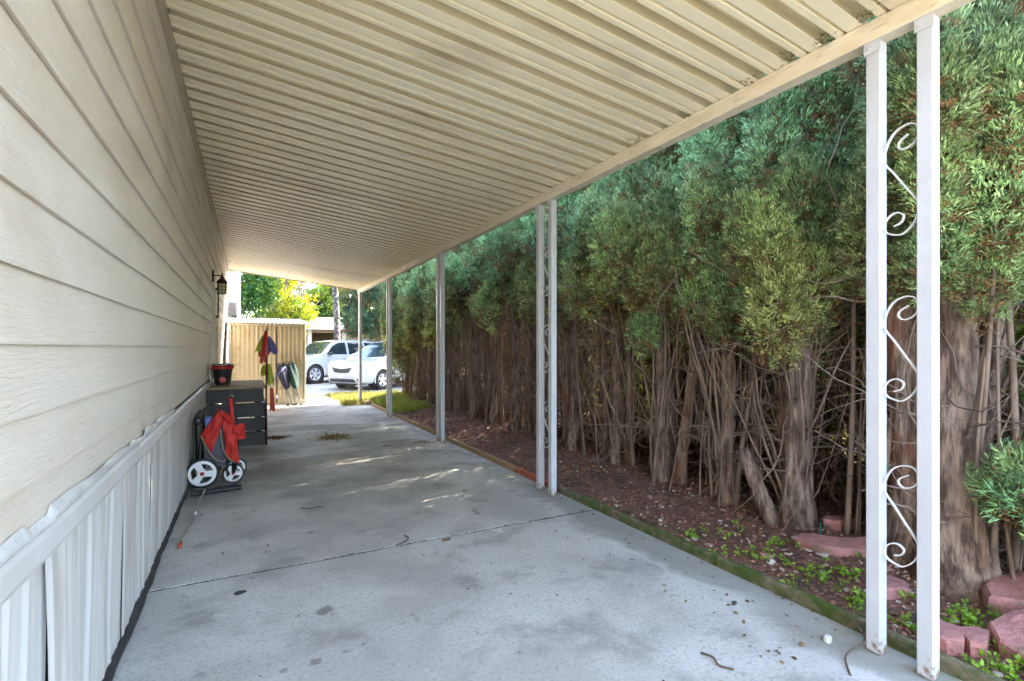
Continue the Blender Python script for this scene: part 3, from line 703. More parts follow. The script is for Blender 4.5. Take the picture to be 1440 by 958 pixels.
# two folded camp chairs leaning on the shed
def camp_chair(name, x, y, fab, label, lean, strap):
    t = thing(name, (x, y, 0), label, 'camp chair', 'folded camp chairs leaning on the shed')
    def P(a, b, z): return (a - lean * z, b + .30 * z / .9, z)
    legs = []
    for i, (a, b) in enumerate(((-.065, -.03), (.06, -.03), (-.035, .04), (.045, .04), (.0, -.02))):
        s_ = .55
        MB().tube([P(a, b, .015), P(a * s_, b * s_, .45), P(a * .9, b * .9, .88 - .03 * (i % 2))], .0135, 7).build('leg', steel_m, t, local=True, smooth=True)
        if i < 4: MB().lathe([(0, 0), (.014, 0), (.013, .035), (0, .038)], P(a, b, .0), 8).build('foot', carblack_m, t, local=True)
    v = []
    for i in range(18):
        q = i / 17; z = .36 + .50 * q; r = (.060 + .035 * math.sin(min(1, q * 1.1) * 2.6)) * (1 if q < .97 else .6)
        row = []
        for a in np.linspace(0, 2 * math.pi, 21):
            rr = r * (1 + .18 * math.sin(4 * a + q * 3) + .08 * math.sin(7 * a))
            p = P(0, 0, z); row.append((p[0] + rr * math.cos(a), p[1] + rr * .8 * math.sin(a), p[2] + .03 * math.sin(2 * a + lean * 9)))
        v.append(row)
    MB().grid(np.array(v)).build('folded_seat', fab, t, local=True, smooth=True)
    if strap:
        pts = spline([P(.07, -.07, .80), P(-.02, -.10, .72), P(-.12, -.08, .62), P(-.22, -.06, .50)], 6)
        m = MB(); Pn = np.array(pts); m.grid(np.stack([Pn + [0, 0, .02], Pn - [0, 0, .02]], 1)); m.grid(np.stack([Pn + [0, .004, .02], Pn + [0, .004, -.02]], 1), flip=True); m.build('strap', blue_m, t, local=True)
camp_chair('camp_chair', .80, 11.33, navy_m, 'folded navy camp chair with pale blue strap, left of the two by the shed', .20, True)
camp_chair('camp_chair', .95, 11.36, green_m, 'folded dark green camp chair without a strap, right of the two by the shed', .15, False)

# ------------------------------------------------------------------ neighbour buildings
nh = thing('white_house', (-3, 18, 0), 'white painted house wall rising behind the shed', 'house')
MB().box((-6, 14.4, -.05), (-.20, 21, 4.0)).build('wall', housew_m, nh)
MB().prism([(-6.3, 4.0), (-3.1, 4.9), (.0, 4.0)], 14.2, 21.2).build('roof', shingle_m, nh)
MB().box((-.24, 14.36, 2.0), (-.17, 14.398, 3.9)).build('corner_board', housew_m, nh)
ac = thing('air_conditioner', (-.36, 14.2, 2.0), 'small grey air conditioner box on the white wall above the shed', 'air conditioner')
MB().box((-.55, 14.08, 1.99), (-.20, 14.355, 2.32), .012).build('casing', grey_m, ac)
m = MB()
for q in range(9): m.box((-.52, 14.062, 2.02 + q * .032), (-.23, 14.078, 2.035 + q * .032))
m.build('louvre', M('louvre_grey', (.22, .2, .17), (.28, .25, .22), rough=.5), ac)
MB().box((-.33, 14.1, 1.90), (-.22, 14.3, 1.985), .004).build('mount', dark_m, ac)

gar = thing('garage_building', (2, 35, -.27), 'low beige garage across the street with pale shallow roof', 'garage')
gz = -.27
MB().box((-9, 33.2, gz), (3.55, 37.4, 2.32)).box((5.3, 33.2, gz), (11.5, 37.4, 2.32)).box((3.55, 36.9, gz), (5.3, 37.4, 2.32)).box((3.552, 33.22, 2.12), (5.298, 36.8, 2.318)).build('wall', garage_m, gar)
MB().box((3.3, 33.0, gz), (3.52, 33.19, 2.30)).build('pillar', housew_m, gar); MB().box((5.32, 33.02, gz), (5.55, 33.19, 2.3)).build('pillar', housew_m, gar)
MB().prism([(32.3, 2.36), (35.4, 3.12), (38.3, 2.4), (38.3, 2.48), (35.4, 3.2), (32.3, 2.44)], -9.6, 12.2, 'yz').build('roof', shingle_m, gar)
MB().box((-9.6, 32.26, 2.30), (12.2, 32.298, 2.47)).build('fascia', housew_m, gar)
MB().box((3.6, 35.6, gz), (5.25, 35.7, 2.1)).build('garage_door', M('tan_door', (.40, .27, .12), (.34, .24, .12), rough=.6), gar)

# ------------------------------------------------------------------ cars
def interp(x, t): return float(np.interp(x, [a for a, _ in t], [b for _, b in t]))
def make_car(name, label, spec, paint, group=None):
    t = thing(name, (0, 0, 0), label, 'car', group)
    L, Wd, wr, ax = spec['L'], spec['W'] / 2, spec['wr'], spec['axles']
    NS, NR = 130, 46
    xs = np.concatenate([np.linspace(0, .5, 30), np.linspace(.52, L - .4, 80), np.linspace(L - .38, L, 20)])
    v = np.zeros((len(xs), NR, 3))
    for i, x in enumerate(xs):
        top = interp(x, spec['top']); bot = interp(x, spec['bot']); w = interp(x, spec['wid']); belt = min(spec['belt'], top - .02)
        gh = max(0, top - spec['belt'])              # greenhouse height
        wt = w - .20 * gh / .65 - (.03 if gh <= 0 else 0)
        key = [(0, bot), (w * .80, bot), (w * .96, bot + .06), (w * .995, bot + .25), (w, (bot + belt) / 2 + .05), (w * .985, belt - .06), (w * .955, belt), (wt + .05 if gh > .05 else w * .90, top - min(.10, gh * .2 + .02)),
               (wt - .10 if gh > .05 else w * .7, top - .015), (wt * .5, top), (0, top + .008)]
        ky = np.array([k[0] for k in key]); kz = np.array([k[1] for k in key])
        s_ = np.linspace(0, len(key) - 1, NR); 
        yy = np.interp(s_, range(len(key)), ky); zz = np.interp(s_, range(len(key)), kz)
        for _ in range(2):
            yy[1:-1] = .25 * yy[:-2] + .5 * yy[1:-1] + .25 * yy[2:]; zz[1:-1] = .25 * zz[:-2] + .5 * zz[1:-1] + .25 * zz[2:]
        v[i, :, 0] = x; v[i, :, 1] = yy; v[i, :, 2] = zz
    full = np.concatenate([v, (v * [1, -1, 1])[:, ::-1][:, 1:]], 1)
    a, b = full.shape[:2]
    ii = np.arange(a - 1)[:, None] * b; jj = np.arange(b - 1)[None]
    F = np.stack([ii + jj, ii + jj + 1, ii + b + jj + 1, ii + b + jj], -1).reshape(-1, 4)
    P = full.reshape(-1, 3)
    bvh = BVHTree.FromPolygons([tuple(p) for p in P], [tuple(int(x) for x in f) for f in F] + [(0, k, k + 1) for k in range(1, b - 1)])
    cen = P[F].mean(1); keep = np.ones(len(F), bool)
    for axx in ax: keep &= ~((np.hypot(cen[:, 0] - axx, cen[:, 2] - wr) < wr + .055) & (np.abs(cen[:, 1]) > Wd * .55))
    m = MB(); m.V.append(P); m.n = len(P); m.F.append(F[keep])
    for s_ in (0, -1):
        q = full[s_]; c = q.mean(0); m.F.append(np.array([[len(P) + k, len(P) + k + 1, len(P) + len(q) + 0] for k in range(len(q) - 1)]) if False else np.array([[(0 if s_ == 0 else (a - 1) * b) + k for k in range(b)][:: (1 if s_ else -1)]]))
    body = m.build('body', paint, t, local=True, angle=50)
    def proj(top, bot, axis, side, nm, mat, parent, off=.006, n=30, k=10):
        tp = [np.array(q, float) for q in top]; bt = [np.array(q, float) for q in bot]
        def al(pl, u):
            u = u * (len(pl) - 1); i = min(int(u), len(pl) - 2); return pl[i] + (pl[i + 1] - pl[i]) * (u - i)
        g = np.zeros((n, k, 3)); okk = True
        for i in range(n):
            for j in range(k):
                p = al(tp, i / (n - 1)) * (1 - j / (k - 1)) + al(bt, i / (n - 1)) * (j / (k - 1))
                if axis == 'y': o_, d_ = Vector((p[0], side * 3, p[1])), Vector((0, -side, 0))
                else: o_, d_ = Vector((-2, p[0], p[1])), Vector((1, 0, 0))
                h = bvh.ray_cast(o_, d_)
                if h[0] is None: h = bvh.find_nearest(o_ + d_ * 2.2)
                nn = h[1]; 
                if nn.dot(d_) > 0: nn = -nn
                g[i, j] = h[0] + nn * off
        mm = MB(); mm.grid(g); o = mm.build(nm, mat, parent, local=True, smooth=True); return o
    for wx, (tp, bt) in spec['side_glass'].items():
        for sd in (1, -1): proj(tp, bt, 'y', sd, 'side_window', glass_m, t)
    proj(*spec['screen'], 'x', 1, 'windscreen', glass_m, t, n=20)
    for nm, tp, bt, mt, of in spec['front']: proj(tp, bt, 'x', 1, nm, mt, t, off=of)
    for sd in (1, -1):
        for nm, tp, bt, mt, of in spec['side']: proj(tp, bt, 'y', sd, nm, mt, t, off=of)
        for axx in ax:
            wy = sd * (Wd - .12)
            m = MB(); m.lathe([(wr + .07, -.24 * sd), (wr + .07, .10 * sd)], (axx, wy, wr), 30, 'y'); m.lathe([(0, -.235 * sd), (wr + .07, -.235 * sd)], (axx, wy, wr), 30, 'y'); m.build('wheel_well', carblack_m, t, local=True)
            aa = np.linspace(0, 2 * math.pi, 37)
            al_ = [q for q in np.linspace(-.25, math.pi + .25, 24)]
            MB().tube([(axx + (wr + .055) * math.cos(q), sd * (interp(axx, spec['wid']) - .012), wr + (wr + .055) * math.sin(q)) for q in al_], .022, 6).build('arch_lip', paint, t, local=True, smooth=True)
            s = sd
            ty = MB().lathe([(wr * .62, .095 * s), (wr * .9, .10 * s), (wr * .985, .075 * s), (wr, .04 * s), (wr, -.06 * s), (wr * .97, -.1 * s), (wr * .6, -.1 * s)], (axx, wy, wr), 36, 'y').build('wheel', tyre_m, t, local=True, smooth=True)
            rm = MB(); rm.lathe([(wr * .66, .09 * s), (wr * .63, .102 * s), (wr * .57, .09 * s), (wr * .54, .02 * s)], (axx, wy, wr), 36, 'y')
            rm.lathe([(0, .085 * s), (wr * .15, .083 * s), (wr * .17, .05 * s)], (axx, wy, wr), 20, 'y')
            for k in range(spec['spokes']):
                q = k * 2 * math.pi / spec['spokes'] + .3; dx, dz = math.cos(q), math.sin(q); w1, w2 = wr * .12, wr * .10
                rm.prism([(axx + dx * wr * .1 - dz * w1, wr + dz * wr * .1 + dx * w1), (axx + dx * wr * .58 - dz * w2, wr + dz * wr * .58 + dx * w2), (axx + dx * wr * .58 + dz * w2, wr + dz * wr * .58 - dx * w2), (axx + dx * wr * .1 + dz * w1, wr + dz * wr * .1 - dx * w1)], wy + .055 * s, wy + .08 * s)
            rm.build('rim', alloy_m, ty, local=True)
            MB().lathe([(0, .015 * s), (wr * .56, .015 * s)], (axx, wy, wr), 24, 'y').build('brake_disc', carblack_m, ty, local=True)
        mx, mz = spec['mirror']
        mr = MB(); mr.V.append(np.array([0, 0, 0.])[None] * 0); mr = MB()
        vv = []
        for q in np.linspace(0, math.pi, 9):
            vv.append([(mx + .085 * math.cos(q), sd * (Wd - .04) + .12 * sd + .11 * math.sin(q) * math.cos(w_), mz + .10 + .075 * math.sin(q) * math.sin(w_)) for w_ in np.linspace(0, 2 * math.pi, 13)])
        mr.grid(np.array(vv)); mr.box((mx - .03, min(sd * (Wd - .12), sd * (Wd + .0)), mz + .05), (mx + .03, max(sd * (Wd - .12), sd * (Wd + .02)), mz + .09)); mr.build('mirror', carblack_m if spec.get('dark_mirror') else paint, t, local=True, smooth=True)
    MB().box((.15, -Wd * .75, .20), (L - .2, Wd * .75, .34)).build('underbody', carblack_m, t, local=True)
    return t
VAN = dict(L=5.08, W=1.98, wr=.34, axles=(.98, 4.01), belt=1.06, spokes=5,
    top=[(0, .74), (.06, .84), (.15, .92), (.35, .985), (.7, 1.04), (1.12, 1.09), (1.25, 1.16), (1.95, 1.56), (2.25, 1.69), (2.7, 1.745), (3.6, 1.755), (4.5, 1.72), (4.78, 1.62), (5.0, 1.15), (5.08, .95)],
    bot=[(0, .34), (.1, .24), (.4, .20), (4.7, .22), (5.08, .35)],
    wid=[(0, .56), (.05, .70), (.13, .82), (.28, .91), (.6, .965), (1.2, .99), (4.2, .99), (4.8, .95), (5.0, .88), (5.08, .78)],
    side_glass={0: ([(1.98, 1.50), (2.25, 1.62), (2.62, 1.64)], [(1.42, 1.13), (2.1, 1.12), (2.66, 1.11)]), 1: ([(2.72, 1.64), (3.78, 1.63)], [(2.76, 1.11), (3.80, 1.11)]), 2: ([(3.88, 1.63), (4.62, 1.56)], [(3.90, 1.11), (4.80, 1.14)])},
    screen=([(-.60, 1.65), (0, 1.68), (.60, 1.65)], [(-.78, 1.14), (0, 1.11), (.78, 1.14)]),
    front=[('grille', [(-.50, .80), (-.2, .755), (0, .735), (.2, .755), (.50, .80)], [(-.34, .62), (-.18, .60), (0, .60), (.18, .60), (.34, .62)], carblack_m, .012),
           ('lower_intake', [(-.55, .40), (.55, .40)], [(-.62, .30), (.62, .30)], carblack_m, .012),
           ('number_plate', [(-.16, .56), (.16, .56)], [(-.16, .43), (.16, .43)], plate_m, .02),
           ('emblem', [(-.06, .82), (.06, .82)], [(-.05, .775), (.05, .775)], alloy_m, .016),
           ('headlight', [(.55, .80), (.70, .87), (.86, .89)], [(.52, .72), (.70, .735), (.86, .78)], lens_m, .010),
           ('headlight', [(-.55, .80), (-.70, .87), (-.86, .89)], [(-.52, .72), (-.70, .735), (-.86, .78)], lens_m, .010),
           ('fog_light', [(.66, .42), (.80, .42)], [(.68, .34), (.80, .34)], carblack_m, .012), ('fog_light', [(-.66, .42), (-.80, .42)], [(-.68, .34), (-.80, .34)], carblack_m, .012)],
    side=[('door_seam', [(1.58, 1.08), (1.588, 1.08)], [(1.55, .40), (1.558, .40)], carblack_m, .003), ('door_seam', [(2.68, 1.08), (2.688, 1.08)], [(2.68, .34), (2.688, .34)], carblack_m, .003),
          ('door_seam', [(3.84, 1.08), (3.848, 1.08)], [(3.72, .70), (3.728, .70)], carblack_m, .003), ('door_handle', [(2.40, .93), (2.58, .93)], [(2.40, .90), (2.58, .90)], carblack_m, .02)], mirror=(1.62, 1.07))
SUV = dict(L=4.85, W=1.96, wr=.385, axles=(.92, 3.70), belt=1.13, spokes=6, dark_mirror=True,
    top=[(0, .86), (.05, .98), (.15, 1.05), (.5, 1.11), (1.15, 1.15), (1.28, 1.2), (1.80, 1.62), (2.05, 1.74), (2.6, 1.80), (3.6, 1.80), (4.4, 1.76), (4.65, 1.68), (4.8, 1.2), (4.85, 1.0)],
    bot=[(0, .42), (.1, .30), (.4, .27), (4.5, .28), (4.85, .40)],
    wid=[(0, .68), (.05, .80), (.13, .89), (.3, .945), (.7, .97), (1.2, .98), (4.0, .98), (4.6, .94), (4.85, .84)],
    side_glass={0: ([(1.84, 1.57), (2.05, 1.67), (2.50, 1.69)], [(1.46, 1.20), (2.0, 1.19), (2.52, 1.18)]), 1: ([(2.62, 1.69), (3.44, 1.69)], [(2.64, 1.18), (3.48, 1.18)]), 2: ([(3.54, 1.69), (4.40, 1.65)], [(3.58, 1.18), (4.52, 1.22)])},
    screen=([(-.62, 1.71), (0, 1.73), (.62, 1.71)], [(-.80, 1.21), (0, 1.17), (.80, 1.21)]),
    front=[('grille', [(-.45, .98), (.45, .98)], [(-.42, .76), (.42, .76)], carblack_m, .012), ('lower_intake', [(-.6, .52), (.6, .52)], [(-.6, .42), (.6, .42)], carblack_m, .012),
           ('number_plate', [(-.16, .70), (.16, .70)], [(-.16, .57), (.16, .57)], plate_m, .02),
           ('headlight', [(.52, .99), (.86, .99)], [(.50, .80), (.86, .84)], lens_m, .010), ('headlight', [(-.52, .99), (-.86, .99)], [(-.50, .80), (-.86, .84)], lens_m, .010)],
    side=[('door_seam', [(1.52, 1.15), (1.528, 1.15)], [(1.50, .45), (1.508, .45)], carblack_m, .003), ('door_seam', [(2.57, 1.15), (2.578, 1.15)], [(2.57, .40), (2.578, .40)], carblack_m, .003),
          ('door_handle', [(2.3, .99), (2.46, .99)], [(2.3, .96), (2.46, .96)], carblack_m, .02)], mirror=(1.60, 1.13))
# car x axis runs nose to tail: heading h = -x
def place(c, az, wheel_xy, ax, W):
    hd = Vector((math.sin(R(az)), math.cos(R(az)), 0)); tail = -hd
    rz = math.atan2(tail.y, tail.x); c.rotation_euler = (0, 0, rz)
    M_ = Matrix.Rotation(rz, 3, 'Z')
    # left side of a car heading -x is -y
    off = M_ @ Vector((ax, -(W / 2 - .12), 0))
    c.location = (wheel_xy[0] - off.x, wheel_xy[1] - off.y, -.268)
van = make_car('minivan', 'white minivan with dark smile shaped grille, nearer of the two white cars in the street', VAN, paint_m)
place(van, 236, (4.17, 17.8), .98, 1.98)
suv = make_car('suv', 'white sport utility vehicle half hidden by the tan shed, behind the minivan', SUV, paint_m)
place(suv, 240, (2.42, 21.9), .92, 1.96)
rc = make_car('parked_car', 'tall dark red van far across the street behind the tree trunk', VAN, redpaint_m)
rc.scale = (1.2, 1.2, 1.3); place(rc, 262, (5.0, 30.0), .98, 1.98)

# ------------------------------------------------------------------ hedge trees
def clump_sprays(mb, cens, radii, dens, bl, bw, pal, nb=12, updir=.8):
    C_, D_, K_ = [], [], []
    for c, r, base in zip(cens, radii, pal):
        area = 4 * math.pi * ((r[0] * r[1]) ** 1.6 + (r[0] * r[2]) ** 1.6 + (r[1] * r[2]) ** 1.6) ** (1 / 1.6) / 3 ** (1 / 1.6)
        n = max(6, int(area * dens))
        u = rng.normal(size=(n, 3)); u /= np.linalg.norm(u, axis=1)[:, None]
        rad = rng.uniform(.62, 1.02, (n, 1)) * (1 + .22 * np.sin(u[:, :1] * 7 + c[0] * 9) * np.cos(u[:, 2:] * 6 + c[1] * 7))
        p = np.array(c) + u * np.array(r) * rad
        d = u * .75 + np.array([0, 0, updir]) + rng.normal(0, .25, (n, 3))
        tone = rng.uniform(.35, 1.85, (n, 1)) ; kk = np.array(base) * tone
        # dead sprays, mostly on the underside
        dead = rng.uniform(size=n) < np.clip(.07 + .55 * (-u[:, 2] - .05), .05, .6)
        kk[dead] = np.array([.17, .085, .035]) * tone[dead]
        pp = np.repeat(p, nb, 0) + rng.normal(0, bl * .42, (n * nb, 3)); dd = np.repeat(d, nb, 0) + rng.normal(0, .42, (n * nb, 3))
        C_.append(pp); D_.append(dd); K_.append(np.repeat(kk, nb, 0) * rng.uniform(.8, 1.2, (n * nb, 1)))
    C_ = np.concatenate(C_); D_ = np.concatenate(D_); K_ = np.concatenate(K_)
    mb.blades(C_, D_, rng.uniform(.6, 1.3, len(C_)) * bl, rng.uniform(.7, 1.2, len(C_)) * bw, K_)

PAL = [(.155, .285, .125), (.21, .31, .10), (.275, .305, .09), (.33, .29, .10), (.21, .295, .115), (.29, .28, .105)]
def limb(p0, d, L, r0, bend=.25, n=8, up=.3):
    p = np.array(p0, float); d = np.array(d, float); d /= np.linalg.norm(d); pts = [p.copy()]
    for i in range(n):
        d = d + rng.normal(0, bend, 3) * .5 + np.array([0, 0, up]) * .15; d /= np.linalg.norm(d); p = p + d * L / n; pts.append(p.copy())
    return pts, np.linspace(r0, r0 * .3, n + 1)
def cypress(name, x, y, label, stems, base, near=1.0, H=4.6, front=2.66, gap=None, twigs=34):
    t = thing(name, (x, y, float(bed_z(np.array(x), np.array(y))) - .03), label, 'cypress tree', 'cypress trees of the tall hedge')
    tz = t.location[2]; tops = []
    sides = 14 if near > .6 else 8
    for (dx, dy, lx, ly, r) in stems:
        n = 16; zz = np.linspace(0, 1, n) ** 1.1 * (H - .7)
        px = x + dx + lx * zz / 2 + .03 * np.sin(zz * 2.3 + dx * 50); py = y + dy + ly * zz / 2 + .03 * np.sin(zz * 1.9 + dy * 40 + 1)
        rr = r * (1 - .20 * zz) * (1 + .45 * np.exp(-zz / .12)); rr = np.maximum(rr, .012)
        MB().tube(np.stack([px, py, zz + tz], 1), rr, sides, lump=.10).build('trunk', bark_m, t, smooth=True)
        tops.append((px, py, zz))
    # secondary stems and dry branches
    mb = MB(); mt = MB()
    for k in range(int(twigs * .55)):
        s_ = tops[rnd.randrange(len(tops))]; i = rnd.randint(0, 6); a = rnd.uniform(0, 6.28)
        pts, rr = limb((s_[0][i], s_[1][i], s_[2][i] + tz), (math.cos(a) * .28, math.sin(a) * .32, 1), max(.4, min(rnd.uniform(.7, 1.7), base + .5 - s_[2][i])), rnd.uniform(.004, .013), .16, 10)
        mb.tube(pts, rr, 6, caps=False)
    for k in range(int(twigs)):
        s_ = tops[rnd.randrange(len(tops))]; i = rnd.randint(1, 8); a = rnd.uniform(0, 6.28)
        st_ = (s_[0][i], s_[1][i], s_[2][i] + tz + rnd.uniform(-.1, .1))
        pts, rr = limb(st_, (math.cos(a), math.sin(a), rnd.uniform(-.5, 1.3)), rnd.uniform(.35, 1.0), rnd.uniform(.004, .009), .5, 9, .2)
        mt.tube(pts, rr, 4, caps=False)
        for q in range(3):
            j = rnd.randint(2, 7); b = rng.normal(size=3) + np.array([0, 0, .3])
            p2, r2 = limb(pts[j], b, rnd.uniform(.15, .45), rr[j] * .6, .5, 5, .1); mt.tube(p2, r2, 3, caps=False)
    for k in range(20 if near > .7 else 26):
        sx, sy = x + rnd.uniform(-.12, .75), y + rnd.uniform(-.38, .38); r_ = rnd.choice([.005, .007, .009, .013, .018]); hh = base + rnd.uniform(.2, .9); nq = 10
        q = np.linspace(0, 1, nq); ax_, ay_ = rnd.uniform(-.14, .14), rnd.uniform(-.22, .22); ph = rnd.uniform(0, 6)
        mb.tube(np.stack([sx + ax_ * q + .03 * np.sin(q * 5 + ph), sy + ay_ * q + .035 * np.sin(q * 4 + ph * 2), tz - .02 + hh * q], 1), r_ * (1 - .5 * q), 6, caps=False)
    mb.build('branches', twig_m, t, smooth=True); tw = mt.build('dry_twigs', twig_m, t, smooth=True); tw['kind'] = 'stuff'
    # crown
    cens, rad, pal = [], [], []
    z = base; lvl = 0
    while z < H:
        q = (z - base) / (H - base)
        R_ = (.30 + .085 * math.sin(q * 5 + x * 7 + y * 3)) * (1 - .45 * q ** 2)
        if lvl == 0: R_ *= .85
        nn = 8 if near > .9 else 6
        ph = rnd.uniform(0, 6)
        for k in range(nn):
            a = ph + k * 2 * math.pi / nn + rnd.uniform(-.25, .25)
            zc = z + rnd.uniform(-.22, .22) if lvl else z + rnd.uniform(-.25, .45)
            if gap and gap(a, zc): continue
            rr_ = R_ * rnd.uniform(.6, 1.3)
            cens.append((x + rr_ * math.cos(a) * 1.05, y + .80 * rr_ * math.sin(a), zc + tz))
            s_ = rnd.uniform(.11, .19); rad.append((s_, s_, s_ * rnd.uniform(1.4, 2.3)))
            b = np.array(PAL[rnd.randrange(len(PAL))]) * .4 + np.array((.215, .285, .105)) * .6
            w_ = min(1, max(0, (zc - 1.6) / 1.3)); tl = np.array((.135, .285, .155))  # higher clumps shifted to teal: sky light painted into the leaf colour
            pal.append(tuple((np.array(b) * (1 - .6 * w_) + tl * .6 * w_) * rnd.uniform(.68, 1.35)))
        z += .27; lvl += 1
    mb = MB()
    bl, bw = (.028, .0058) if near > .9 else ((.042, .009) if near > .7 else (.055, .013))
    clump_sprays(mb, cens, rad, 1150 if near > .9 else (560 if near > .7 else 300), bl, bw, pal, nb=14)
    mb.build('crown', cyp_m, t)
    # dead inner foliage hanging behind the trunks
    mb = MB(); n = int(1500 * (.6 + .4 * near))
    p = np.stack([x + rng.uniform(.22, 1.0, n), y + rng.uniform(-.42, .42, n), tz + .05 + (H - .9) * rng.uniform(0, 1, n) ** 1.35], 1)
    nb = 10; bl2 = .06; bw = .013
    pp = np.repeat(p, nb, 0) + rng.normal(0, .06, (n * nb, 3)); dd = rng.normal(size=(n * nb, 3)) + np.array([-.2, 0, -.5])
    mb.blades(pp, dd, rng.uniform(.7, 1.4, n * nb) * bl2, np.full(n * nb, bw * .8), np.array([.105, .058, .034]) * rng.uniform(.4, 1.6, (n * nb, 1)))
    o = mb.build('dead_foliage', leaf_m, t); o['kind'] = 'stuff'
    return t
spec = [
 ('cypress', 3.05, 1.17, 'thick double trunked cypress just right of the nearest white post', [(-.02, -.03, .02, .02, .125), (.02, .22, .05, .04, .10), (.20, .02, .1, -.1, .07)], 1.66, 1.0),
 ('cypress', 3.12, 1.98, 'cypress with a stout grey trunk and a cut leaning stub at its foot', [(0, 0, .0, .03, .088), (.10, .13, .05, .1, .05)], 1.42, 1.0),
 ('cypress', 3.10, 2.51, 'cypress with a straight trunk, reddish at the base, left of the stubbed one', [(0, 0, .01, .02, .062), (.16, -.06, .03, -.08, .04), (.12, .14, .05, .1, .035)], 1.50, 1.0),
 ('cypress', 3.10, 3.16, 'cypress forking into a spray of thin stems, third trunk left of the nearest posts', [(0, 0, -.02, .04, .065), (.10, -.13, .04, -.1, .05), (.2, .1, .05, .05, .03)], 1.45, 1.0),
 ('cypress', 3.14, 3.81, 'cypress of three slim brown trunks just right of the second post pair', [(0, 0, .0, .06, .055), (.05, -.12, .03, -.05, .045), (.02, .17, .0, .1, .04)], 1.58, .8),
 ('cypress', 3.16, 4.55, 'cypress with twin reddish trunks seen just behind the second post pair', [(0, 0, .02, .05, .055), (.05, .18, 0, .05, .05)], 1.75, .8),
 ('cypress', 3.18, 5.25, 'cypress with a straight fluted trunk left of the second post pair', [(0, 0, .0, .04, .075), (.2, .15, .05, .05, .04)], 1.95, .8),
 ('cypress', 3.18, 5.95, 'cypress with a pale trunk midway between the second and third post pairs', [(0, 0, .02, .03, .075), (.1, -.2, 0, -.08, .04)], 1.9, .6),
 ('cypress', 3.20, 6.65, 'cypress with many thin leaning stems in the dark middle of the hedge', [(0, 0, .0, .1, .05), (.1, .15, .0, .15, .04), (.05, -.15, 0, -.1, .04)], 1.85, .6),
 ('cypress', 3.20, 7.35, 'slim cypress second to the right of the third post pair', [(0, 0, .0, .08, .055), (.12, -.12, .05, -.1, .04)], 1.8, .6),
 ('cypress', 3.20, 8.1, 'cypress standing close to the right of the third post pair', [(0, 0, .0, .05, .055), (.1, .14, 0, .05, .04)], 1.75, .5),
 ('cypress', 3.22, 8.9, 'cypress showing just left of the third post pair', [(0, 0, .0, .05, .06), (.1, -.14, 0, .05, .04)], 1.6, .5),
 ('cypress', 3.25, 9.7, 'cypress lit orange at the back, midway between third and fourth post pairs', [(0, 0, .0, .05, .06), (.1, -.14, 0, .05, .04)], 1.4, .5),
 ('cypress', 3.25, 10.5, 'olive cypress at the far end of the hedge, second from the street', [(0, 0, .0, .05, .06), (.1, -.14, 0, .05, .05)], 1.15, .5),
 ('cypress', 3.22, 11.3, 'olive green cypress ending the hedge beside the street side post', [(0, 0, .0, .05, .06), (.1, -.14, 0, .05, .05)], .75, .5),
 ('cypress', 3.6, .25, 'cypress at the right edge of the picture with pale bare branches', [(0, 0, .05, -.1, .08), (-.1, .12, .1, .2, .04)], 2.55, .8),
]
for nm, x, y, lab, stems, base, near in spec:
    cypress(nm, x, y, lab, stems, base, near, twigs=80 if near > .7 else 50, H=4.6 if y < 9.2 else 4.2)
# cut stub beside the stout trunk
stp, srr = [(3.02, 2.08, .04), (2.98, 2.18, .28), (2.94, 2.27, .52)], [.055, .048, .042]
tag(MB().tube(stp, srr, 12, lump=.08).build('tree_stub', bark_m, smooth=True), 'short cut trunk leaning left from the foot of the stout cypress', 'stump')
# bare pale branches at the right
mb = MB()
for k in range(9):
    a = rnd.uniform(-.5, .9)
    pts, rr = limb((3.35 + .07 * k, .98 + rnd.uniform(-.15, .2), rnd.uniform(.1, .9)), (rnd.uniform(-.05, .5), -.25 + rnd.uniform(-.4, .4), 1), rnd.uniform(1.0, 1.9), rnd.uniform(.009, .016), .28, 12, .1)
    pts = [np.array([max(q[0], 3.0), q[1], q[2]]) for q in pts]; mb.tube(pts, rr, 6, caps=False)
    for q in range(5):
        j = rnd.randint(3, 10); p2, r2 = limb(pts[j], rng.normal(size=3) * [.6, .8, .8] + [.5, -.2, .8], rnd.uniform(.3, .7), rr[j] * .6, .4, 7, .1); p2 = [np.array([max(q_[0], 2.95), q_[1], q_[2]]) for q_ in p2]; mb.tube(p2, r2, 5, caps=False)
tag(mb.build('bare_shrub', twig_m, smooth=True), 'bare pale branched shrub at the far right behind the nearest post', 'shrub')
# low green cypress sapling with leaning stems
sap = thing('cypress_sapling', (3.05, .80, .05), 'low bushy green cypress sapling on crooked grey stems right of the nearest post', 'sapling')
for p0, pth, r in (((3.18, .86, .05), [(3.16, .84, .22), (3.12, .80, .45)], .034), ((3.02, .98, .06), [(3.0, 1.0, .25), (2.98, .99, .42)], .018), ((3.25, .70, .09), [(3.22, .78, .03 + .1), (3.16, .86, .14)], .03), ((3.3, .6, .3), [(3.28, .72, .16), (3.20, .84, .12)], .03)):
    MB().tube(spline([p0] + pth, 5), np.linspace(r, r * .7, 11), 9, lump=.08).build('stem', oldbark_m, sap, smooth=True)
cs, rs, ps = [], [], []
for k in range(15):
    cs.append((3.02 + rnd.uniform(-.14, .2), .84 + rnd.uniform(-.2, .17), .60 + rnd.uniform(-.22, .22))); s_ = rnd.uniform(.07, .11); rs.append((s_, s_, s_ * 1.1)); ps.append(PAL[rnd.choice([0, 1, 4])])
mb = MB(); clump_sprays(mb, cs, rs, 620, .038, .007, [tuple(np.array(q) * 1.15) for q in ps], nb=12, updir=.4); mb.build('foliage', cyp_m, sap)

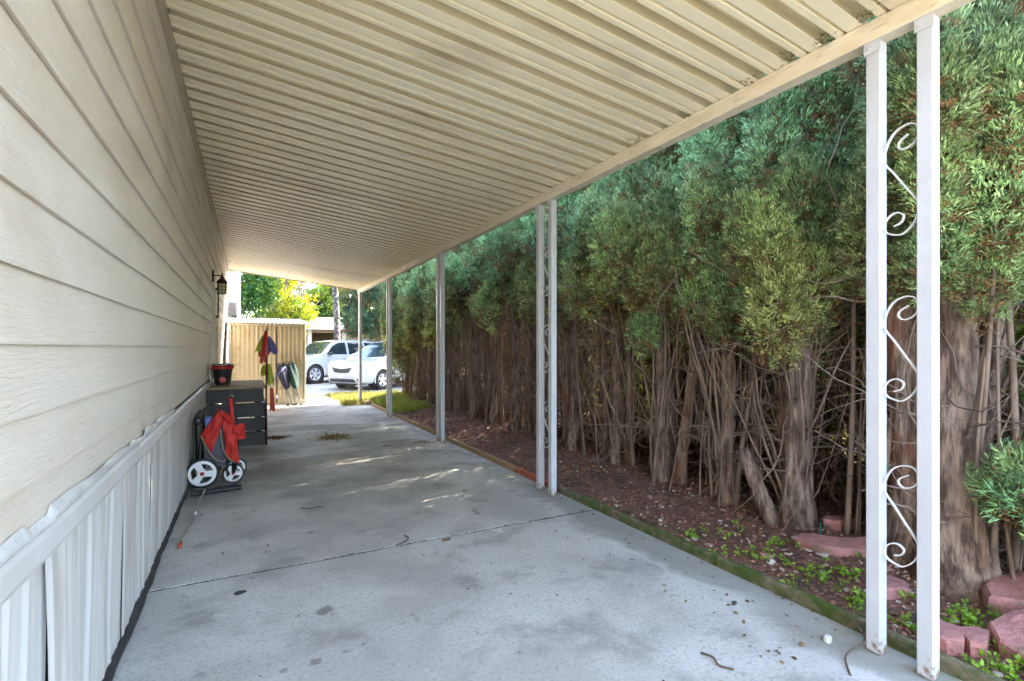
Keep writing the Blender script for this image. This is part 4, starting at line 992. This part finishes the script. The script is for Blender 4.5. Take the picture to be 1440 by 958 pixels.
# ------------------------------------------------------------------ bed details
# edging boards
def edging(y0, y1, mat, label, z=.052, x0=2.283):
    n = 40; pr = [(-.002, -.02), (0, z - .008), (.005, z), (.030, z + .001), (.035, z - .008), (.035, -.02)]
    v = []
    for y in np.linspace(y0, y1, n):
        w_ = .006 * wob(y, 1)
        v.append([(x0 + a + w_ + (.0015 * rnd.uniform(-1, 1)), y, b + .004 * wob(y * 2, 3) * (b > 0) + rnd.uniform(-.0012, .0012)) for a, b in pr])
    m = MB(); m.grid(np.array(v), flip=True)
    for e in (0, -1): m.add(np.array(v[e]), [np.array([list(range(6))[:: (1 if e else -1)]])])
    tag(m.build('edging_board', mat), label, 'garden edging', 'edging boards along the planting bed')
edging(-1.6, 1.92, moss_m, 'moss covered edging board nearest the camera, behind the nearest posts', x0=2.283)
edging(1.93, 3.50, moss_m, 'mossy grey edging board ending at the second post pair')
edging(3.66, 4.28, rededge_m, 'short red edging piece just left of the second post pair')
edging(4.30, 6.12, edge_m, 'weathered brown edging board ending at the third post pair')
edging(6.20, 8.70, edge_m, 'brown edging board with a yellow mossy patch between third and fourth post pairs')
edging(8.75, 10.6, edge_m, 'far edging board beyond the fourth post pair, partly under grass')

# bark chips
def chips(name, n, xr_, yr_, size, cols, mat, label, cat, zf=bed_z, flat=.35, zoff=.006):
    x = rng.uniform(*xr_, n); y = yr_[0] + (yr_[1] - yr_[0]) * rng.uniform(0, 1, n) ** 1.3; z = zf(x, y) + rng.uniform(0, zoff, n)
    a = rng.uniform(0, 6.28, n); d = np.stack([np.cos(a), np.sin(a), rng.normal(0, flat, n)], 1); d /= np.linalg.norm(d, axis=1)[:, None]
    u = np.stack([-np.sin(a), np.cos(a), rng.normal(0, flat, n)], 1)
    s_ = rng.uniform(.5, 1.4, n)[:, None] * size; w = s_ * rng.uniform(.25, .7, (n, 1))
    c = np.stack([x, y, z], 1); up = np.cross(d, u); th = s_ * .12
    v = np.stack([c + d * s_ + u * w * .3, c + u * w, c - d * s_ * .9 + u * w * .4, c - d * s_ - u * w * .3, c - u * w, c + d * s_ * .8 - u * w * .6], 1) + up[:, None] * th[:, None] * .5
    mb = MB(); k = np.array(cols)[rng.integers(0, len(cols), n)] * rng.uniform(.6, 1.3, (n, 1))
    cc = np.ones((n, 6, 4)); cc[..., :3] = k[:, None]
    mb.V.append(v.reshape(-1, 3)); mb.n = 6 * n; mb.F.append(np.arange(6 * n).reshape(n, 6)); mb.K.append(cc.reshape(-1, 4))
    return tag(mb.build(name, mat), label, cat, kind='stuff')
CH = [(.34, .13, .075), (.22, .10, .065), (.42, .19, .11), (.13, .07, .05), (.36, .26, .19), (.27, .12, .075)]
chips('bark_mulch', 26000, (2.34, 4.2), (.2, 6.5), .011, CH, chip_m, 'red brown bark mulch covering the planting bed under the cypresses', 'mulch')
chips('bark_mulch', 9000, (2.36, 4.0), (5.5, 11.0), .018, CH, chip_m, 'dark bark mulch in the far half of the planting bed', 'mulch')
chips('leaf_litter', 110, (-.3, 2.2), (.9, 10), .010, [(.10, .055, .035), (.05, .03, .025), (.16, .11, .05)], chip_m, 'scattered brown leaf bits on the concrete driveway', 'leaf litter', zf=lambda x, y: x * 0 + .003, flat=.2)
mbp = [chips('leaf_litter', 260, (1.75, 2.27), (1.2, 9.5), .009, [(.12, .06, .035), (.07, .045, .03), (.2, .13, .06)], chip_m, 'brown leaf litter along the foot of the edging boards', 'leaf litter', zf=lambda x, y: x * 0 + .003 + .0 * y, flat=.25)]
# dry needle heap in the drive
n = 900; a = rng.uniform(0, 6.28, n); r_ = np.abs(rng.normal(0, .5, n))
c = np.stack([1.03 + .33 * r_ * np.cos(a), 7.05 + .30 * r_ * np.sin(a), .004 + .03 * np.exp(-r_ * 2) * rng.uniform(0, 1, n)], 1)
tag(MB().blades(c, rng.normal(size=(n, 3)) * [1, 1, .2], rng.uniform(.02, .07, n), rng.uniform(.004, .014, n), np.array([.30, .22, .09]) * rng.uniform(.4, 1.3, (n, 1))).build('needle_heap', leaf_m), 'low heap of dry tan needles on the driveway near the third posts', 'leaf heap', kind='stuff')
n = 260; c = np.stack([.35 + rng.normal(0, .07, n), 7.35 + rng.normal(0, .05, n), .004 + rng.uniform(0, .02, n)], 1)
tag(MB().blades(c, rng.normal(size=(n, 3)) * [1, 1, .25], rng.uniform(.02, .05, n), rng.uniform(.008, .02, n), np.array([.20, .08, .04]) * rng.uniform(.4, 1.3, (n, 1))).build('leaf_heap', leaf_m), 'small reddish heap of dead leaves beside the porch landing', 'leaf heap', kind='stuff')
for yj, n in ((3.02, 260), (5.58, 120), (.42, 60)):
    xx = rng.uniform(-.4, 2.2, n); c = np.stack([xx, yj + rng.normal(0, .004, n), np.full(n, .001)], 1)
    tag(MB().blades(c, rng.normal(size=(n, 3)) * [1, .35, .1], rng.uniform(.006, .022, n), rng.uniform(.003, .007, n), np.array([.10, .065, .045]) * rng.uniform(.5, 1.6, (n, 1))).build('joint_debris', leaf_m), 'fine brown debris caught in the slab joint at %s' % {3.02: 'the middle of the drive', 5.58: 'the level of the stroller', .42: 'the camera end'}[yj], 'debris', kind='stuff')
# pebbles
def pebbles(n, xr_, yr_, s0, s1, name, label):
    mb = MB(); ico = []
    ph = (1 + 5 ** .5) / 2
    iv = np.array([(-1, ph, 0), (1, ph, 0), (-1, -ph, 0), (1, -ph, 0), (0, -1, ph), (0, 1, ph), (0, -1, -ph), (0, 1, -ph), (ph, 0, -1), (ph, 0, 1), (-ph, 0, -1), (-ph, 0, 1)]) / 1.9
    fi = np.array([(0, 11, 5), (0, 5, 1), (0, 1, 7), (0, 7, 10), (0, 10, 11), (1, 5, 9), (5, 11, 4), (11, 10, 2), (10, 7, 6), (7, 1, 8), (3, 9, 4), (3, 4, 2), (3, 2, 6), (3, 6, 8), (3, 8, 9), (4, 9, 5), (2, 4, 11), (6, 2, 10), (8, 6, 7), (9, 8, 1)])
    for k in range(n):
        x, y = rnd.uniform(*xr_), yr_[0] + (yr_[1] - yr_[0]) * rnd.random() ** 1.5; s_ = rnd.uniform(s0, s1)
        sc = np.array([rnd.uniform(.7, 1.5), rnd.uniform(.7, 1.5), rnd.uniform(.35, .7)]) * s_
        v = (iv + rng.normal(0, .14, iv.shape)) * sc; a = rnd.uniform(0, 6.28); ca, sa = math.cos(a), math.sin(a)
        v = v @ np.array([[ca, sa, 0], [-sa, ca, 0], [0, 0, 1]]) + [x, y, float(bed_z(np.array(x), np.array(y))) + .3 * s_]
        g = rnd.choice([(.42, .37, .32), (.34, .27, .22), (.52, .47, .43), (.36, .22, .16), (.40, .31, .25)]); mb.add(v, [fi], g)
    tag(mb.build(name, pebble_m), label, 'pebbles', kind='stuff')
pebbles(190, (2.36, 3.2), (.6, 4.6), .006, .014, 'pebbles', 'pale pebbles scattered through the mulch by the nearer trunks')
pebbles(24, (2.4, 3.1), (.7, 2.6), .016, .030, 'pebbles', 'larger whitish stones lying among the green weeds')
# weeds
def weeds(name, spots, label, cat='weeds', h=.05, leaf=.017, kcol=(.20, .34, .035)):
    C_, D_, K_, L_, W_ = [], [], [], [], []
    for x, y, s_, n in spots:
        for q in range(n):
            px, py = x + rnd.gauss(0, s_), y + rnd.gauss(0, s_); pz = float(bed_z(np.array(px), np.array(py))) if px > 2.31 else 0
            hh = rnd.uniform(.3, 1) * h
            for w_ in range(9):
                a = rnd.uniform(0, 6.28); C_.append((px + math.cos(a) * .005, py + math.sin(a) * .005, pz + hh * rnd.uniform(.4, 1))); D_.append((math.cos(a), math.sin(a), rnd.uniform(.1, .8)))
                K_.append(np.array(kcol) * rnd.uniform(.6, 1.3)); L_.append(leaf * rnd.uniform(.7, 1.4)); W_.append(leaf * rnd.uniform(.6, .9))
            for w_ in range(2): C_.append((px, py, pz)); D_.append((rnd.gauss(0, .2), rnd.gauss(0, .2), 1)); K_.append(np.array(kcol) * .8); L_.append(hh); W_.append(.003)
    return tag(MB().blades(np.array(C_), np.array(D_), np.array(L_), np.array(W_), np.array(K_)).build(name, leaf_m), label, cat, kind='stuff')
sp1 = [(2.5 + rnd.uniform(-.12, .22), 1.15 + rnd.uniform(-.1, 1.1), .035, 4) for _ in range(18)] + [(2.75, 1.85, .04, 8), (2.62, 1.55, .05, 9), (2.55, 1.35, .05, 9), (2.68, 1.45, .05, 10), (2.48, 2.25, .03, 6), (2.9, 1.8, .03, 4)]
weeds('green_weeds', sp1, 'bright green low weeds between the mossy edging and the curved red block')
weeds('green_weeds', [(2.50 + rnd.uniform(-.1, .35), .80 + rnd.uniform(-.25, .2), .04, 9) for _ in range(22)] + [(3.0, .98, .03, 6), (2.95, 1.06, .03, 5)], 'bright green weeds around the red blocks at the lower right corner')
# tufts of small grey green weed + twigs on bed
weeds('moss_tuft', [(2.36 + rnd.uniform(-.03, .05), y_, .02, 5) for y_ in np.linspace(.5, 3.2, 30)], 'dull green moss tufts growing along the edging', 'moss', h=.015, leaf=.008, kcol=(.14, .17, .05))
def redblock(outline, z, h, label, tilt=(0, 0), name='edging_block'):
    h *= .8; n = len(outline); c = np.mean(outline, 0); m = MB(); rings = []
    for sc, hh in ((1.0, -.02), (1.02, h * .55), (1.0, h * .85), (.93, h), (.6, h * 1.03)):
        rings.append([(c[0] + (a - c[0]) * sc + rnd.uniform(-.003, .003), c[1] + (b - c[1]) * sc + rnd.uniform(-.003, .003), z + hh + tilt[0] * (a - c[0]) + tilt[1] * (b - c[1])) for a, b in outline] )
    v = np.array([r + [r[0]] for r in rings]); m.grid(v)
    m.add(np.array(rings[-1]), [np.array([list(range(n))])])
    o = m.build(name, paver_m, angle=35); return tag(o, label, 'edging block', 'red concrete edging blocks in the bed')
def arc(cx, cy, r0, r1, a0, a1, n=9):
    A = np.linspace(R(a0), R(a1), n); return [(cx + r1 * math.cos(a), cy + r1 * math.sin(a)) for a in A] + [(cx + r0 * math.cos(a), cy + r0 * math.sin(a)) for a in A[::-1]]
# curved block dished along the bed: outer edge bows towards the drive
redblock([(2.80, 1.80), (2.79, 1.72), (2.80, 1.64), (2.84, 1.58), (2.92, 1.50), (3.02, 1.44), (3.10, 1.42), (3.17, 1.50), (3.10, 1.55), (3.02, 1.60), (2.95, 1.67), (2.90, 1.76), (2.86, 1.82)], .085, .055, 'curved red edging block at the foot of the stout trunk, mid bed', tilt=(.10, 0))
redblock([(2.60, 1.25), (2.70, 1.20), (2.78, 1.24), (2.77, 1.32), (2.66, 1.35)], .055, .045, 'small red edging block seen between the two nearest posts')
redblock([(2.38, .975), (2.385, .935), (2.43, .90), (2.52, .925), (2.545, .955), (2.53, 1.03), (2.48, 1.04), (2.42, 1.02)], .035, .055, 'narrow red edging block touching the right side of the nearest post')
redblock([(2.47, .915), (2.44, .885), (2.465, .845), (2.53, .865), (2.61, .885), (2.60, .93), (2.54, .955)], .035, .055, 'stubby pink red edging block with broken end, second right of the nearest post')
redblock([(2.56, .84), (2.54, .78), (2.60, .70), (2.80, .70), (2.86, .80), (2.76, .87), (2.64, .90)], .05, .075, 'large mossy red edging block lowest in the right corner', tilt=(.25, 0))
redblock([(2.80, .95), (2.84, .86), (2.92, .78), (3.10, .80), (3.14, .92), (3.0, .99), (2.88, 1.0)], .10, .085, 'large pale red edging block highest in the right corner', tilt=(.15, 0))
redblock([(3.16, 1.86), (3.20, 1.78), (3.32, 1.74), (3.34, 1.82), (3.24, 1.90)], .10, .05, 'orange brown clay shard lying behind the curved red block', name='clay_shard')
tag(MB().lathe([(0, 0), (.006, .0), (.005, .07), (.002, .08), (0, .08)], (3.03, 1.80, .08), 8).build('irrigation_stake', M('teal_plastic', (.02, .16, .14), (.02, .12, .11), scale=9, rough=.5)), 'small teal plastic stake at the foot of the stout trunk', 'stake')

# small single things on the concrete
def stick(pts, r, label):
    tag(MB().tube(spline(pts, 5), r, 6).build('twig', M('dark_twig', (.09, .06, .045), (.14, .10, .07), scale=20, rough=.9) if 'dark_twig' not in bpy.data.materials else bpy.data.materials['dark_twig'], smooth=True), label, 'twig')
stick([(.80, 3.02, .006), (.86, 3.03, .014), (.895, 3.09, .012), (.885, 3.15, .006)], .0045, 'curved dark twig lying just beyond the nearest slab joint')
stick([(1.575, 1.40, .005), (1.585, 1.35, .010), (1.57, 1.31, .006), (1.60, 1.27, .005)], .004, 'crooked brown twig on the pale concrete near the camera')
stick([(1.95, 1.05, .004), (2.05, 1.12, .012), (2.20, 1.13, .03), (2.29, 1.25, .055)], .0035, 'long pale twig leaning on the mossy edging by the nearest posts')
stick([(.36, 4.05, .005), (.40, 4.0, .012), (.50, 4.02, .006)], .004, 'small forked twig on the concrete left of the nearest joint')
def flat(x, y, r, mat, label, nm, cat, th=.004, el=.7, rot=.3):
    n = 11; rg = []
    for sc, hh in ((1, .001), (.95, th), (.5, th * 1.3)):
        rr = random.Random(int(x * 1000)); rg.append([(x + (math.cos(a) * r * sc * w_ * math.cos(rot) - math.sin(a) * r * el * sc * w_ * math.sin(rot)), y + (math.cos(a) * r * sc * w_ * math.sin(rot) + math.sin(a) * r * el * sc * w_ * math.cos(rot)), hh) for a, w_ in [(q * 2 * math.pi / n, rr.uniform(.8, 1.15)) for q in range(n)]])
    m = MB(); m.grid(np.array([q + [q[0]] for q in rg])); m.add(np.array(rg[-1]), [np.array([list(range(n))])]); tag(m.build(nm, mat), label, cat)
brleaf_m = M('dry_leaf', (.24, .16, .09), (.16, .10, .06), scale=30, rough=.8)
dkst_m = M('dark_stone', (.035, .035, .03), (.06, .055, .05), scale=30, rough=.8)
flat(-.03, 2.80, .030, dkst_m, 'flat dark stone on the concrete just in front of the nearest joint', 'flat_stone', 'stone')
flat(1.10, 2.97, .034, brleaf_m, 'pale brown flat leaf lying beside the curved twig', 'dead_leaf', 'leaf', .003)
flat(2.02, 1.60, .020, dkst_m, 'short dark bark flake on the concrete near the mossy edging', 'bark_flake', 'bark', .008, .5)
flat(1.98, 1.25, .014, brleaf_m, 'small curled brown leaf beside the nearest mossy edging', 'dead_leaf', 'leaf', .008)
flat(2.10, 1.22, .020, M('white_stone', (.66, .64, .62), (.5, .48, .46), scale=30, rough=.7), 'white stone sitting on the concrete against the mossy edging', 'white_stone', 'stone', .02, .8)
flat(1.52, 6.15, .07, dkst_m, 'dark flat disc of old leaves on the drive left of the third posts', 'drain_cover', 'drain cover', .004, .45, 0)
flat(1.98, 6.22, .15, M('patch_dark', (.10, .085, .07), (.16, .14, .12), scale=14, rough=.8), 'dark cement patch on the slab at the foot of the third posts', 'cement_patch', 'patch', .004, .5, 0)

# ------------------------------------------------------------------ grass at the far end
def grass(name, n, reg, h, cols, label):
    x = rng.uniform(reg[0], reg[1], n); y = rng.uniform(reg[2], reg[3], n)
    keep = fbm(x * 1.6, y * 1.6, 9) > -.35; x, y = x[keep], y[keep]; n = len(x)
    z = np.where((x > 2.33) & (y < 11.6), bed_z(x, y), ground_z(x, y) - .03)
    d = np.stack([rng.normal(0, .45, n), rng.normal(0, .45, n), np.ones(n)], 1)
    return tag(MB().blades(np.stack([x, y, z], 1), d, rng.uniform(.4, 1.3, n) * h, rng.uniform(.006, .012, n), np.array(cols)[rng.integers(0, len(cols), n)] * rng.uniform(.7, 1.3, (n, 1))).build(name, leaf_m), label, 'grass', kind='stuff')
G = [(.22, .24, .05), (.30, .28, .08), (.14, .19, .04), (.36, .31, .12)]
grass('grass', 15000, (1.80, 3.6, 11.0, 13.6), .13, G, 'yellow green grass tufts at the end of the driveway by the last post')
grass('grass', 5500, (2.36, 3.0, 8.9, 11.3), .13, [(.16, .24, .04), (.2, .26, .05), (.28, .26, .08)], 'green grass beside the edging between the last two posts')
grass('grass', 3000, (.9, 3.4, 13.4, 14.8), .07, G, 'thin dry grass on the strip before the street')
grass('grass', 16000, (4.4, 12, -1, 12), .16, G, 'rough sunlit grass of the yard behind the hedge')
tag(MB().box((2.72, 11.05, 0), (2.745, 11.075, .95), .002).build('red_stake', M('rust_red', (.25, .05, .03), (.18, .04, .03), scale=9, rough=.8)), 'thin rusty red stake in the grass beside the fourth posts', 'stake')
# kerb across the street end
struct(MB().box((-12, 15.15, -.30), (-.9, 15.32, -.16), .01).box((3.0, 15.15, -.30), (14, 15.32, -.16), .01).build('kerb', conc_m))

# ------------------------------------------------------------------ trees beyond
def leafy(name, label, cat, x, y, gz, tr, th, crown, n, ls, cols, dens=1.0, group='trees beyond the street', trunk_mat=None):
    """crown: list of (dx,dy,z,r,rz)"""
    t = thing(name, (x, y, gz), label, cat, group)
    zz = np.linspace(0, th, 9)
    MB().tube(np.stack([x + .08 * np.sin(zz), y + 0 * zz, gz + zz], 1), np.linspace(tr, tr * .5, 9), 10, lump=.06).build('trunk', trunk_mat or oldbark_m, t, smooth=True)
    mb = MB()
    for dx, dy, z, r, rz_ in crown:
        pts, rr = limb((x, y, gz + th * .6), (dx, dy, z - th * .6 + .01), math.hypot(math.hypot(dx, dy), z - th * .6), tr * .35, .15, 8, 0); mb.tube(pts, rr, 5)
    mb.build('branches', trunk_mat or oldbark_m, t, smooth=True)
    vol = np.array([r * r * rz_ for *_, r, rz_ in crown]); vol = vol / vol.sum(); mb = MB()
    for (dx, dy, z, r, rz_), w_ in zip(crown, vol):
        m_ = max(3, int(n * w_ / 22)); u = rng.normal(size=(m_, 3)); u /= np.linalg.norm(u, axis=1)[:, None]
        p = np.array([x + dx, y + dy, gz + z]) + u * np.array([r, r, rz_]) * rng.uniform(.45, 1.05, (m_, 1))
        base = np.array(cols)[rng.integers(0, len(cols), m_)]
        pp = np.repeat(p, 22, 0) + rng.normal(0, r * .11, (m_ * 22, 3)); kk = np.repeat(base, 22, 0) * rng.uniform(.65, 1.35, (m_ * 22, 1))
        mb.blades(pp, rng.normal(size=(m_ * 22, 3)) + [0, 0, -.2], rng.uniform(.7, 1.3, m_ * 22) * ls, rng.uniform(.5, .8, m_ * 22) * ls, kk)
    mb.build('crown', leaf_m, t); return t
def crown(r, z0, z1, k, rr=(.5, .9)):
    out = []
    for _ in range(k):
        a = rnd.uniform(0, 6.28); q = rnd.random(); zz = z0 + (z1 - z0) * q; R_ = r * math.sin(math.pi * (.15 + .75 * q)) * rnd.uniform(.3, 1)
        s_ = rnd.uniform(*rr); out.append((R_ * math.cos(a), R_ * math.sin(a), zz, s_, s_ * .8))
    return out
YG = [(.30, .32, .03), (.38, .36, .04), (.20, .27, .03), (.12, .18, .03)]
GR = [(.07, .14, .03), (.10, .18, .035), (.16, .24, .04)]
leafy('broadleaf_tree', 'bright yellow green leafy tree behind the tan shed', 'tree', 1.2, 27.0, -.27, .16, 2.6, crown(2.0, 2.3, 7.5, 30), 21000, .13, YG)
leafy('broadleaf_tree', 'darker green leafy tree between the white house and the yellow green tree', 'tree', -.7, 25.0, -.27, .16, 2.6, crown(1.5, 1.7, 7.0, 24), 15000, .12, [(.05, .13, .03), (.08, .17, .03), (.12, .2, .03)])
leafy('broadleaf_tree', 'orange tinged leafy tree at the right side of the yellow green tree', 'tree', 2.5, 29.5, -.27, .12, 2.8, crown(.9, 3.2, 6.6, 14, (.4, .7)), 7000, .13, [(.34, .22, .03), (.26, .26, .03), (.2, .24, .03)])
leafy('broadleaf_tree', 'green tree with lit yellow tips rising left of the bare street trunk', 'tree', 6.0, 45, -.27, .2, 3, crown(2.4, 2.6, 6.6, 26, (.7, 1.1)), 15000, .2, GR + [(.3, .34, .04)])
leafy('broadleaf_tree', 'dark green low tree behind the garage, left of centre', 'tree', 3.3, 45, -.27, .2, 3, crown(2.6, 2.4, 5.3, 24, (.7, 1.1)), 15000, .2, [(.05, .10, .03), (.07, .13, .03), (.1, .16, .03)])
leafy('broadleaf_tree', 'yellow and orange leafed tree right of the bare street trunk', 'tree', 7.9, 44.6, -.27, .2, 3, crown(2.2, 2.4, 7.4, 26, (.7, 1.1)), 15000, .2, [(.34, .33, .03), (.42, .28, .03), (.2, .26, .03)])
leafy('broadleaf_tree', 'sparse purple grey twiggy tree top against the sky', 'tree', 4.0, 56, -.27, .25, 8.2, crown(1.8, 6.2, 8.6, 14, (.5, .9)), 1500, .2, [(.13, .13, .15), (.1, .13, .1)])
leafy('flowering_bush', 'pale green bush over the street, right of the last post', 'bush', 6.0, 28.5, -.27, .06, .8, crown(1.2, .8, 2.7, 12, (.4, .6)), 6000, .09, [(.36, .42, .24), (.26, .36, .14), (.2, .3, .1)])
leafy('red_bush', 'reddish pink bush beyond the pale bush', 'bush', 6.9, 28.8, -.27, .06, .8, crown(.8, .9, 3.0, 9, (.35, .5)), 4000, .09, [(.34, .10, .07), (.3, .2, .08)])
# bare street trunk
t = thing('pine_tree', (4.07, 27.2, -.27), 'tall patchy grey pine trunk across the street left of the last post', 'tree')
zz = np.linspace(0, 9, 26)
MB().tube(np.stack([4.07 + .05 * np.sin(zz * .9), 27.2 + 0 * zz, zz - .27], 1), .19 - .010 * zz, 12, lump=.12).build('trunk', M('patchy_pine_bark', (.10, .075, .08), (.42, .38, .36), scale=6, rough=.9, lo=.5, hi=.6, bump=.8, bscale=14, bdist=.04), t, smooth=True)
mb = MB(); cs, rs, ps = [], [], []
for k in range(26):
    a = rnd.uniform(0, 6.28); cs.append((4.07 + 1.1 * math.cos(a) * rnd.random(), 27.2 + 1.1 * math.sin(a) * rnd.random(), 8.6 + rnd.uniform(-1.2, 1))); rs.append((.5, .5, .4)); ps.append((.05, .1, .04))
clump_sprays(mb, cs, rs, 14, .22, .03, ps, nb=12); mb.build('crown', cyp_m, t)
# dark conifer past the hedge
def conifer(x, y, gz, r, z0, H, label, bark=True):
    t = thing('conifer_tree', (x, y, gz), label, 'conifer', 'conifers beyond the end of the hedge')
    MB().tube([(x, y, gz), (x, y, gz + z0), (x, y, gz + H * .8)], [.24, .2, .07], 12, lump=.1).build('trunk', oldbark_m, t, smooth=True)
    cs, rs, ps = [], [], []
    for k in range(64):
        q = rnd.random(); a = rnd.uniform(0, 6.28); R_ = r * (1 - q ** 1.5 * .6)
        cs.append((x + R_ * math.cos(a), y + R_ * math.sin(a), gz + z0 + .4 + (H - z0) * q)); s_ = rnd.uniform(.4, .65); rs.append((s_, s_, s_ * 1.2)); ps.append(rnd.choice([(.06, .11, .06), (.07, .12, .055), (.09, .13, .05)]))
    mb = MB(); clump_sprays(mb, cs, rs, 34, .16, .045, ps, nb=12); mb.build('crown', cyp_m, t)
conifer(5.75, 25.2, -.27, 1.25, 1.9, 8, 'dark blue green conifer behind the last post, over the street')
conifer(8.3, 24.0, -.27, 1.25, 1.2, 7, 'dark conifer further right, mostly behind the hedge end')
conifer(10.0, 16.9, -.1, 1.5, 1.0, 9, 'conifer added right of the street to shade the cars, first beyond the hedge')  # this row of four is added behind the hedge to shade the cars
conifer(10.1, 19.2, -.27, 1.5, 1.0, 9, 'second conifer added right of the street to shade the cars')
conifer(10.0, 21.5, -.27, 1.5, 1.0, 9, 'third conifer added right of the street to shade the cars')
conifer(10.2, 24.2, -.27, 1.5, 1.0, 9, 'farthest conifer added right of the street to shade the cars')
# yard bushes behind the hedge, row made taller and denser to block sun
for i, (x, y, lab) in enumerate(((5.9, -.9, 'bush behind the hedge beyond the right edge of the picture'), (6.1, .9, 'sunlit yellow green bush behind the hedge at the right edge'), (5.8, 2.4, 'sunlit green bush glimpsed through the near trunks'), (5.2, 1.7, 'dense bush added close behind the nearest trunks to block sun on the drive'), (5.1, 3.3, 'dense bush added behind the forked cypress to block sun on the drive'), (6.0, 4.3, 'leafy bush glimpsed behind the second post pair'),
                                 (5.8, 5.75, 'leafy bush behind the dark middle of the hedge'), (5.9, 8.1, 'tall leafy bush behind the far middle of the hedge'), (5.8, 9.7, 'leafy bush behind the far part of the hedge'), (6.0, 11.3, 'leafy bush beyond the far end of the hedge'))):
    leafy('garden_bush', lab, 'bush', x, y, 0, .05, .9, crown(1.15, .3, 3.9, 34, (.5, .75)), 18000, .085, YG + GR, group='bushes in the yard behind the hedge')
fb = thing('board_fence', (8.6, 5, 0), 'weathered wooden fence at the back of the yard behind the hedge', 'fence')
for q in range(7):
    m = MB()
    for b in range(16): m.box((8.6, -2 + q * 2.4 + b * .15, 0), (8.62, -2 + q * 2.4 + b * .15 + .143, 1.75 + rnd.uniform(-.01, .01)))
    m.build('fence_panel', edge_m, fb)
    MB().box((8.63, -2.05 + q * 2.4, 0), (8.72, -1.96 + q * 2.4, 1.85)).build('fence_post', edge_m, fb)
